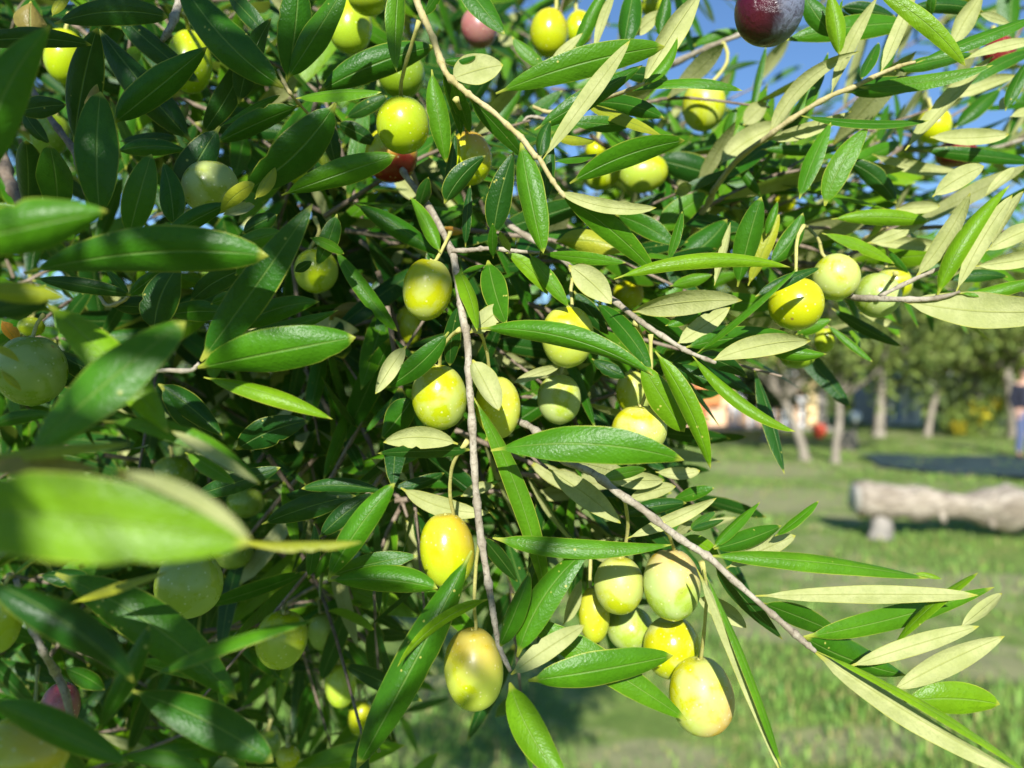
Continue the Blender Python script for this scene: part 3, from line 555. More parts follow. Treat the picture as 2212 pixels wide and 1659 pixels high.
LEAVES = '''
0 0 -200 1650 440 215 400 G .17 60 10
0 0 -300 380 795 390 175 d .24 10 -15
0 0 470 205 1455 150 230 d .26 45 10
0 0 670 1220 840 240 300 d .25 30 15
0 0 960 1080 1790 405 280 g .245 20 -10
0 0 740 1200 840 725 130 b .255 25 0
0 0 870 1900 870 790 350 g .235 0 5
0 0 500 1900 430 1250 280 g .245 0 -10
0 0 270 1900 225 1215 240 d .26 0 10
0 0 1110 2060 1310 1330 260 g .24 25 0
0 0 1500 1960 1410 1405 210 g .25 -20 15
0 0 1000 1310 1615 1300 150 g .27 20 20
0 0 1040 1220 1530 1190 110 d .29 20 20
0 0 150 960 575 905 190 d .255 10 0
0 0 2412 780 1550 -200 340 g .25 20 0
0 0 1660 1230 860 250 290 d .275 10 0
0 0 1000 100 1720 710 200 d .285 10 10
0 0 1740 1170 2200 350 210 d .272 -15 0
0 0 1900 1090 1500 1850 300 d .26 -30 0
0 0 1900 1095 2420 820 70 G .265 15 50
0 1 380 925 -330 1230 190 g .27 -30 10
0 0 1950 -80 2330 330 160 d .28 10 0
0 0 200 950 430 1240 130 d .265 0 0
0 0 270 10 265 290 260 b .28 0 0
0 0 450 140 610 -80 85 y .25 0 20
0 1 285 695 370 -250 285 g .25 0 0
0 1 290 685 800 -170 235 g .245 -25 10
0 1 -150 900 135 155 210 d .265 20 0
0 1 535 800 1540 400 270 g .272 50 -15
0 1 350 845 1085 795 100 G .246 25 45
0 1 690 890 -95 1660 370 g .245 40 20
0 1 -10 1720 165 1445 110 y .238 0 25
0 1 220 1690 1205 1345 240 G .24 30 -15
0 1 1250 -220 1215 620 165 G .255 -20 25
0 1 1700 690 2135 560 260 p .258 20 10
0 1 1640 525 1900 480 65 g .262 5 40
0 1 1520 600 1640 1405 190 G .25 -15 0
0 1 1585 610 1770 1180 130 g .263 10 25
0 1 1690 730 1850 1150 135 G .275 10 10
0 1 1820 870 2330 1380 150 g .262 20 15
0 1 1630 1760 1985 1345 190 d .245 25 0
0 1 1640 1700 1720 1145 90 d .27 0 20
0 1 2050 2040 2230 1310 230 d .255 20 0
0 1 1400 1800 1490 1530 130 d .275 0 10
0 1 1700 -300 2150 295 205 g .26 0 15
0 1 700 1060 1060 1260 150 d .30 0 0
0 1 700 1450 620 1000 150 d .295 0 10
0 1 770 1020 1135 830 130 d .30 10 0
0 1 620 1620 440 1325 160 d .272 20 0
0 1 1450 125 1600 -90 90 g .25 0 20
0 2 -140 810 1325 403 265 G .25 55 -15
0 2 268 1395 1020 348 150 p .24 -25 40
0 2 195 1125 1130 560 185 g .25 30 0
0 2 255 1365 335 1045 130 d .246 15 10
0 2 1120 735 1640 -80 215 p .262 45 -10
0 2 940 810 1995 785 85 G .255 35 50
0 2 500 1585 1495 1215 225 G .24 50 -10
0 2 45 1265 270 2190 235 G .245 -20 -10
0 2 280 1780 335 1200 140 d .262 0 10
0 2 610 895 1295 1175 110 y .266 35 40
0 2 620 885 1310 1020 170 g .272 40 10
0 2 1060 1085 465 1040 140 g .28 20 10
0 2 370 1185 715 1215 85 y .266 20 35
0 2 370 1395 735 1330 60 G .266 10 45
0 2 500 520 840 -120 130 G .30 15 20
0 2 715 465 885 -70 85 p .29 10 25
0 2 960 440 1060 -120 200 g .30 0 15
0 2 1060 310 1320 90 125 p .31 10 10
0 2 1290 330 1340 -120 130 g .305 0 15
0 2 1750 425 1555 725 150 G .40 20 0
0 2 1560 400 2030 285 100 G .43 25 10
0 2 1360 430 1720 330 110 g .44 10 10
0 2 1700 645 2150 535 55 d .5 10 20
0 2 2055 1060 2195 395 65 g .35 10 40
0 2 1825 1220 1945 925 85 g .36 10 25
0 2 1785 1430 2360 1075 190 p .335 50 5
0 2 1800 1540 2300 1180 130 g .345 0 15
0 2 2000 1085 2200 890 160 p .35 10 10
0 2 1230 1375 1850 1550 250 d .36 20 0
0 2 0 315 325 600 115 G .30 -10 20
0 2 330 545 610 285 85 p .29 10 20
0 2 950 635 1355 700 140 d .29 15 0
0 2 1150 730 1430 320 95 G .264 -10 25
0 3 915 -90 1708 572 155 F .25 20 10
0 3 530 -80 612 470 155 F .27 0 5
0 3 300 -60 565 315 180 g .28 -10 0
0 3 650 -20 655 420 55 G .275 -10 40
0 3 1260 200 155 348 210 G .30 -20 -10
0 3 555 830 945 -25 120 p .28 15 15
0 3 965 645 1290 -110 120 p .275 10 15
0 3 15 1190 790 443 150 p .27 110 15
0 3 310 935 520 450 75 g .30 0 25
0 3 775 655 955 365 95 g .30 10 20
0 3 795 795 1945 563 135 G .262 -20 30
0 3 700 835 1450 700 175 g .28 -10 0
0 3 1290 550 2320 140 115 G .27 10 30
0 3 1100 650 1780 460 125 g .285 10 15
0 3 1185 1300 1950 480 135 p .29 20 15
0 3 1695 515 2330 350 95 p .29 15 20
0 3 1700 760 2330 430 115 g .32 15 15
0 3 1540 860 2130 650 140 p .34 20 10
0 3 1610 1110 2010 765 140 g .38 10 10
0 3 300 1025 1395 1040 80 g .27 -15 40
0 3 10 1215 730 960 130 p .29 -20 10
0 3 270 1720 545 1055 155 G .27 15 10
0 3 490 1780 865 1100 205 G .28 15 0
0 3 640 1380 1110 1760 170 d .32 20 0
0 3 1390 1185 2085 1160 145 p .30 10 5
0 3 -60 1290 620 1300 95 g .33 0 10
0 3 900 1330 1660 1480 115 p .34 -20 10
0 3 1340 1300 2370 1410 125 g .33 -10 15
0 3 1420 1700 1868 1435 175 p .28 20 0
0 3 1880 1690 2128 1445 80 p .28 0 30
0 3 1200 75 1865 103 125 d .30 15 10
0 3 1590 400 1860 -60 165 p .30 15 0
0 3 1820 115 2090 205 75 p .31 5 20
0 3 1410 150 1425 -80 75 g .29 0 20
0 3 2050 960 2260 500 115 g .30 10 10
0 3 1990 950 2100 800 90 p .31 0 10
0 3 -20 745 300 565 55 g .9 10 15
0 3 620 60 1100 140 135 d .31 10 0
0 3 2090 1010 2340 930 80 p .31 0 10
0 3 -60 1700 -250 1400 90 g .33 0 10
1 0 -420 460 930 165 470 G .142 40 -10
1 0 215 705 2320 555 405 g .19 60 -10
1 0 -250 840 560 915 190 y .15 30 15
1 0 -220 1060 420 955 200 d .16 10 0
1 0 405 965 1460 2090 330 F .172 25 0
1 1 -1990 2300 -610 1120 430 G .15 40 15
1 0 300 745 1130 892 140 d .22 0 0
1 0 1330 1200 1560 620 310 d .24 20 0
1 0 1450 1065 1970 1048 190 g .25 20 -10
1 0 970 1000 1400 1030 160 d .26 0 0
1 0 1110 892 1400 680 125 g .25 10 0
1 0 1110 892 900 650 80 g .25 0 15
1 0 1400 420 1968 108 170 g .24 10 -10
1 1 -220 490 215 345 165 G .23 15 0
1 1 -180 720 115 548 160 G .222 10 10
1 0 1755 1430 2702 100 330 g .215 -15 15
1 0 1715 1540 3075 1255 395 G .21 45 -15
1 1 -220 1200 548 948 205 g .225 30 0
1 1 -120 1215 710 1020 125 g .235 -40 10
1 0 1820 970 2090 915 125 g .24 15 0
1 0 1640 955 2160 655 200 d .25 10 0
1 0 860 1560 438 1335 200 d .25 20 0
1 0 -100 1340 165 1468 70 y .2 10 20
1 0 10 1540 185 1720 65 y .2 10 20
1 0 10 1110 155 1310 115 o .25 0 0
1 0 1900 185 2200 -70 140 y .236 10 10
1 0 1930 195 2195 110 110 p .235 -10 10
1 1 700 190 525 632 175 g .25 15 0
1 1 465 395 762 535 95 G .245 20 20
1 1 850 100 1595 545 175 g .28 20 10
1 1 1592 525 1330 42 135 G .265 -15 10
1 1 680 490 1222 1205 145 G .27 20 10
1 1 1812 435 1850 -60 85 d .26 0 20
1 1 2050 575 2045 268 88 g .25 5 10
1 1 2195 535 2110 338 70 g .25 5 20
1 1 2005 590 2165 1142 235 g .245 -10 0
1 1 1725 620 1912 1205 140 F .235 30 20
1 1 1890 1210 2160 960 190 p .256 10 0
1 1 1665 1208 1130 1690 205 g .24 45 0
1 1 1300 1330 1030 1745 150 p .244 -20 10
1 1 1740 960 1675 1505 150 d .256 -15 0
1 1 1910 1180 3435 1592 210 G .235 95 -10
1 1 1845 1470 1955 1740 95 G .236 15 15
1 1 1915 1450 2100 1890 210 p .231 30 10
1 1 1010 970 630 1110 155 b .33 -10 0
1 1 -120 360 185 195 170 d .25 15 0
1 1 1990 632 1778 702 45 G .258 0 40
1 1 1630 300 1805 345 75 o .30 -10 0
1 1 330 690 482 598 85 d .245 0 0
1 2 365 0 1248 135 125 p .24 -35 15
1 2 375 25 1242 702 215 G .25 75 -10
1 2 380 430 1010 500 210 y .29 40 0
1 2 270 548 988 612 115 G .245 5 15
1 2 490 630 860 968 240 p .25 20 0
1 2 880 752 2405 650 135 F .245 65 25
1 2 1345 610 1470 165 85 g .26 0 20
1 2 1750 810 1888 260 75 p .265 -5 25
1 2 1950 820 2155 40 215 g .275 10 0
1 2 2040 810 2310 190 135 y .282 10 10
1 3 10 620 303 180 180 g .278 -15 0
1 3 -20 380 82 78 80 G .275 0 20
1 2 1040 1015 1990 938 225 p .24 55 0
1 2 1425 1320 1885 995 175 p .26 -15 0
1 2 1595 1385 2475 648 60 G .236 -10 55
1 3 -110 905 458 650 105 d .24 -10 15
1 2 1700 1482 2585 1282 205 p .24 60 0
1 2 1485 1335 2460 1250 175 g .27 40 -10
1 2 1080 1045 1570 1340 190 g .28 20 0
1 2 1325 1155 1645 1030 105 G .26 10 10
1 2 725 945 1205 1545 180 g .26 20 0
1 2 155 538 490 995 145 G .256 15 0
1 2 -60 550 310 890 135 F .266 15 10
1 2 535 855 835 1235 155 d .28 0 0
1 2 1110 1470 1490 2075 250 F .25 10 0
1 2 1235 1375 1715 2392 175 F .244 25 0
1 2 1545 1415 2450 2070 115 F .245 -15 30
1 2 1590 1425 2035 1605 150 d .27 15 0
1 2 1340 1475 1910 1725 155 d .266 10 0
1 2 890 195 1405 455 180 g .30 20 0
1 2 1250 340 1690 10 225 G .33 20 0
1 2 1395 605 1860 235 260 g .32 -20 0
1 2 1365 815 1730 715 115 G .30 5 0
1 2 0 1655 410 1510 90 p .28 10 15
1 2 690 1440 990 1600 130 d .28 0 0
1 2 870 1135 1050 1055 55 p .27 0 15
1 3 550 235 1398 255 145 F .30 50 10
1 3 1105 145 1485 120 110 p .31 10 5
1 3 855 442 1412 218 105 p .30 -20 10
1 3 465 355 1093 622 105 F .29 35 15
1 3 875 440 1600 505 115 p .32 15 10
1 3 1275 715 1748 5 155 p .27 -15 5
1 3 1455 878 2090 -60 165 F .265 50 10
1 3 1615 858 2112 25 155 p .26 20 5
1 3 1925 475 2210 -10 85 p .27 10 20
1 3 1870 515 2370 290 155 p .27 15 0
1 3 1780 640 2520 510 145 p .265 -10 0
1 3 1145 950 2640 1000 330 p .25 -10 5
1 3 1640 885 2420 745 115 G .255 10 20
1 3 1550 765 2075 735 115 d .31 15 0
1 3 -20 1340 507 1400 140 G .25 -20 0
1 3 240 1235 545 1100 130 G .30 0 0
1 3 510 1145 905 1468 65 G .30 15 20
1 3 550 1005 1155 1335 105 d .32 10 10
1 3 790 1040 1185 1182 70 p .33 0 10
1 3 865 402 1005 215 65 G .31 0 20
1 3 1045 500 1210 705 70 g .31 0 20
2 0 -950 1060 2175 1370 760 F .112 90 -10
2 0 -250 660 1130 515 110 y .14 20 50
2 0 -250 760 885 745 170 b .136 10 20
2 0 890 325 2255 872 180 G .17 60 20
2 0 1365 0 1922 450 215 d .22 35 0
2 0 1395 20 1840 495 200 d .226 -10 0
2 0 1600 590 2035 862 135 G .2 10 10
2 0 2040 570 2665 320 265 d .26 40 0
2 0 1660 970 2425 720 180 d .24 10 0
2 1 -250 1335 915 1365 85 y .152 -10 55
2 0 -100 375 455 255 125 g .2 10 10
2 0 1000 760 2172 1366 150 p .1045 70 20
2 0 1450 390 2250 866 105 p .1655 25 10
3 0 -130 30 1155 920 340 d .15 40 0
3 0 480 -20 2055 1070 405 g .19 40 0
3 0 1130 985 2360 1610 360 g .18 40 0
3 0 -130 1090 1110 1630 270 g .16 40 -10
3 0 1290 880 2725 378 110 G .17 60 45
3 0 840 1360 1285 425 185 g .166 -10 10
3 0 990 1560 1810 1690 130 G .16 30 0
3 0 1980 1640 3010 1675 75 y .17 -5 45
3 0 1830 1660 2060 1640 100 p .2 10 0
3 0 545 790 905 985 155 g .2 10 0
3 0 330 -10 840 110 175 d .2 10 0
3 0 610 235 1460 -40 85 y .17 10 45
2 1 -450 -60 662 305 155 F .21 30 15
2 1 1745 518 1100 505 195 p .24 -35 0
2 1 1360 110 1085 470 250 g .268 20 0
2 1 935 435 1192 98 55 g .30 0 30
2 1 1850 560 1050 600 125 d .262 -15 10
2 1 995 645 1310 835 95 p .30 0 10
2 1 1185 885 1628 768 115 d .28 -25 0
2 1 620 1690 1197 858 235 G .225 15 0
2 1 50 1215 867 965 215 d .25 45 0
2 1 1120 940 390 905 130 d .27 -20 0
2 1 540 1330 1018 943 175 d .24 20 0
2 1 1250 895 2022 1112 175 p .27 -25 0
2 1 450 1680 500 1208 115 g .23 -10 15
2 1 640 1660 1395 1485 185 g .24 40 0
2 1 620 1700 1572 1770 240 G .235 55 -10
2 1 1900 100 2520 1920 180 G .252 10 5
2 1 1975 1335 2260 1710 135 d .256 10 0
2 1 2030 572 3700 660 330 G .225 45 -12
2 1 2045 1330 3595 1388 180 G .23 -40 25
2 1 1865 1440 868 3330 340 g .225 20 0
3 1 1995 215 1222 785 105 F .215 -70 45
3 1 2060 635 2365 -30 175 g .225 20 10
2 1 1770 970 2060 880 110 p .28 15 0
2 1 40 560 435 875 60 d .33 15 20
2 1 680 440 910 760 110 d .31 10 0
2 1 1285 1220 1425 1465 90 p .30 0 10
2 2 310 735 940 1205 225 p .262 25 0
2 2 550 635 1010 800 155 p .27 15 0
2 2 775 812 1160 738 105 G .262 5 0
2 2 840 830 1315 828 155 p .276 -10 0
2 2 1000 1005 1415 885 135 p .28 5 0
2 2 1240 760 1625 748 115 p .28 -15 10
2 2 990 1335 1768 983 125 p .25 10 0
2 2 1380 1015 1748 898 115 g .276 15 0
2 2 910 1140 1510 1030 135 d .27 10 0
2 2 1400 1320 1562 1198 95 p .262 0 0
2 2 1535 1255 1755 1098 75 G .26 0 10
2 2 1535 1260 1838 1170 65 g .262 0 15
2 2 1735 1415 2143 1018 95 G .246 -10 35
2 2 1745 1425 2330 1225 160 g .252 -5 0
2 2 1890 1570 2450 1308 155 p .254 10 0
2 2 1670 1492 3595 1680 155 G .24 75 35
2 2 2270 1315 2650 1008 80 G .246 5 40
2 2 1750 1555 2340 2208 150 d .265 20 0
2 2 1470 1330 1790 1500 140 F .27 25 0
3 2 45 700 715 -280 265 G .23 35 10
3 2 -5 895 628 422 195 p .22 40 0
3 2 140 905 1395 688 290 G .23 5 -10
3 2 0 300 1512 1245 255 G .252 25 0
3 2 -20 920 500 1800 300 F .215 -35 0
3 2 1600 -60 2320 1700 150 p .232 -15 25 .7
3 2 1650 -60 2330 1650 75 G .231 30 48
3 3 430 640 2290 1730 85 F .2245 45 45
3 2 1590 190 2025 447 165 p .272 15 0
3 2 440 420 600 30 115 p .285 -10 0
3 3 -110 150 1818 166 170 p .236 50 10 .4
3 3 90 168 838 172 65 p .25 -5 20
3 3 325 500 1958 95 195 G .25 -20 -10
3 3 1075 610 1815 -30 90 F .24 10 45
3 3 1660 445 2022 148 110 p .245 0 20
3 3 700 783 1825 433 165 p .236 15 0
3 3 1055 1005 2045 518 205 p .24 35 0
3 3 1175 1085 2005 1110 270 F .24 15 0
3 3 330 490 1192 858 255 g .256 -25 0
3 3 -60 215 660 520 185 g .262 20 0
3 3 385 645 2260 1760 250 p .226 -30 25 .7
3 3 1260 -20 1502 25 45 F .25 0 20
'''  # pale blades laid over some near leaves stand in for their sunlit edges
GREEN = {'g': ((0.018, 0.090, 0.004), (0.036, 0.128, 0.005)), 'G': ((0.042, 0.148, 0.004), (0.074, 0.188, 0.006)), 'd': ((0.008, 0.050, 0.006), (0.016, 0.070, 0.007)), 'F': ((0.095, 0.215, 0.004), (0.140, 0.258, 0.006)),  # leaf tints; the dark and bright greens carry shade and sun in their colour
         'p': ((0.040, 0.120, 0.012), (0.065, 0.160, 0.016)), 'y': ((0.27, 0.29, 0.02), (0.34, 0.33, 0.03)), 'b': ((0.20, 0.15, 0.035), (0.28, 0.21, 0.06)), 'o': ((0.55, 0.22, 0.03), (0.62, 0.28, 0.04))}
def leaf_color(code, r):
    a, b = GREEN[code]; t = r.random(); return tuple(a[i]*(1-t)+b[i]*t for i in range(3))
def leaf_surface(P0, Pm, P1, width, roll, flip, r, nl=16, na=6, fold=0.0, stalk=0.05, view=None):
    """blade along a curved midrib; top side towards the viewer unless flip"""
    P0, Pm, P1 = (np.asarray(v, float) for v in (P0, Pm, P1)); Cc = 2*Pm-0.5*(P0+P1)
    t = np.linspace(0, 1, nl+1); C = ((1-t)**2)[:, None]*P0+(2*t*(1-t))[:, None]*Cc+(t*t)[:, None]*P1
    T = np.gradient(C, axis=0); T /= np.linalg.norm(T, axis=1)[:, None]
    vw = np.asarray(CAM)-Pm if view is None else np.asarray(view, float); vw = vw/np.linalg.norm(vw)
    tb = np.clip((t-stalk)/(1-stalk), 0, 1)
    ea, eb = 0.52+0.26*r.random(), 0.62+0.3*r.random(); pk = ea/(ea+eb); pr = (tb**ea)*((1-tb)**eb)/((pk**ea)*((1-pk)**eb))
    pr = pr*(1+0.03*np.sin(t*17+r.random()*6)*r.random())
    hw = 0.5*width*np.maximum(pr, 0.07*np.minimum(1, (1-t)*12)); hw[-1] = width*0.006
    twist = math.radians(r.normal(0, 15)); curl = 0.30+0.62*r.random()**1.5; gr = 0.14+0.14*r.random(); wave = 0.05*r.random(); ph = r.random()*6
    if fold: curl = 0.05; gr = fold
    if Pm[1] < 0.13: curl, gr = 0.22, 0.3
    U = np.linspace(-1, 1, na+1); V = np.zeros((nl+1, na+1, 3))
    sgn = -1.0 if flip else 1.0
    for i in range(nl+1):
        S = np.cross(T[i], vw); S /= np.linalg.norm(S)+1e-9; N = np.cross(S, T[i])
        a = math.radians(roll)+twist*(t[i]-0.5)*2
        S2 = S*math.cos(a)+N*math.sin(a); N2 = (-S*math.sin(a)+N*math.cos(a))*sgn
        for j, u in enumerate(U):
            z = (gr*abs(u)-curl*u*u)*hw[i]+wave*hw[i]*math.sin(t[i]*14+ph)*u*abs(u)
            V[i, j] = C[i]+S2*u*hw[i]*(math.cos(fold) if fold else 1)+N2*z
    if na >= 6 and r.random() < 0.22:                      # insect nicks and a torn spot on the margin
        for _ in range(1+int(r.random()*2)):
            i = 3+int(r.random()*(nl-5)); j = 0 if r.random() < 0.5 else na; V[i, j] = V[i, j]*(0.35+0.3*r.random())+V[i, 1 if j == 0 else na-1]*0.5; V[i, j] = V[i, 1 if j == 0 else na-1]+(V[i, j]-V[i, 1 if j == 0 else na-1])*0 + (C[i]-V[i, 1 if j == 0 else na-1])*-(0.15+0.25*r.random())
    idx = lambda i, j: i*(na+1)+j
    F = np.array([[idx(i, j), idx(i, j+1), idx(i+1, j+1), idx(i+1, j)] for i in range(nl) for j in range(na)])
    if flip: F = F[:, ::-1]
    uv = np.stack(np.meshgrid((U+1)/2, t), -1).reshape(-1, 2)
    return V.reshape(-1, 3), F, uv
def nearest_branch(x, y):
    best = (1e9, None, None)
    for q, o in BR:
        dd = (q[:, 0]-x)**2+(q[:, 1]-y)**2; k = int(np.argmin(dd))
        if dd[k] < best[0]: best = (dd[k], q[k], o)
    return math.sqrt(best[0]), best[1], best[2]
NLEAF = 0
lr = np.random.default_rng(21)
for line in LEAVES.strip().splitlines():
    f = line.split(); r_, c_ = int(f[0]), int(f[1]); bx, by, tx, ty, wd = (float(v) for v in f[2:7]); code = f[7]; d = float(f[8]); bend = float(f[9]); roll = float(f[10]) if len(f) > 10 else 0.0; fold = float(f[11]) if len(f) > 11 else 0.0
    b = TL(r_, c_, bx, by); t = TL(r_, c_, tx, ty); wp = wd/4.0; bp = bend/4.0
    dist, q, bo = nearest_branch(*b); d0 = d
    if dist < 34 and abs(q[2]-d) < 0.03:
        d0 = q[2]; b = (b[0]*0.4+q[0]*0.6, b[1]*0.4+q[1]*0.6) if dist < 20 else b
    L = math.hypot(t[0]-b[0], t[1]-b[1]); nx, ny = (t[1]-b[1])/L, -(t[0]-b[0])/L
    dt = d+lr.normal(0, 0.004); mx, my = (b[0]+t[0])/2+nx*bp, (b[1]+t[1])/2+ny*bp
    dm = (d0+dt)/2-0.06*L*d/FP*(0.3+1.6*lr.random())*(0.8 if code != 'p' else -0.4)
    roll += lr.normal(0, 8); bp += lr.normal(0, 0.025)*L; mx, my = (b[0]+t[0])/2+nx*bp, (b[1]+t[1])/2+ny*bp
    width = wp*0.98*d/FP/max(0.45, math.cos(math.radians(roll)))
    flip = code == 'p'
    V, F, uv = leaf_surface(P(*b, d0), P(mx, my, dm), P(*t, dt), width, roll, flip, lr, fold=fold)
    me = new_mesh('leaf', V, F, uv, mat=MAT['dry' if code in 'ybo' else 'leaf'])
    o = obj('leaf', me, bo); o.color = (*leaf_color(code, lr), 1); NLEAF += 1

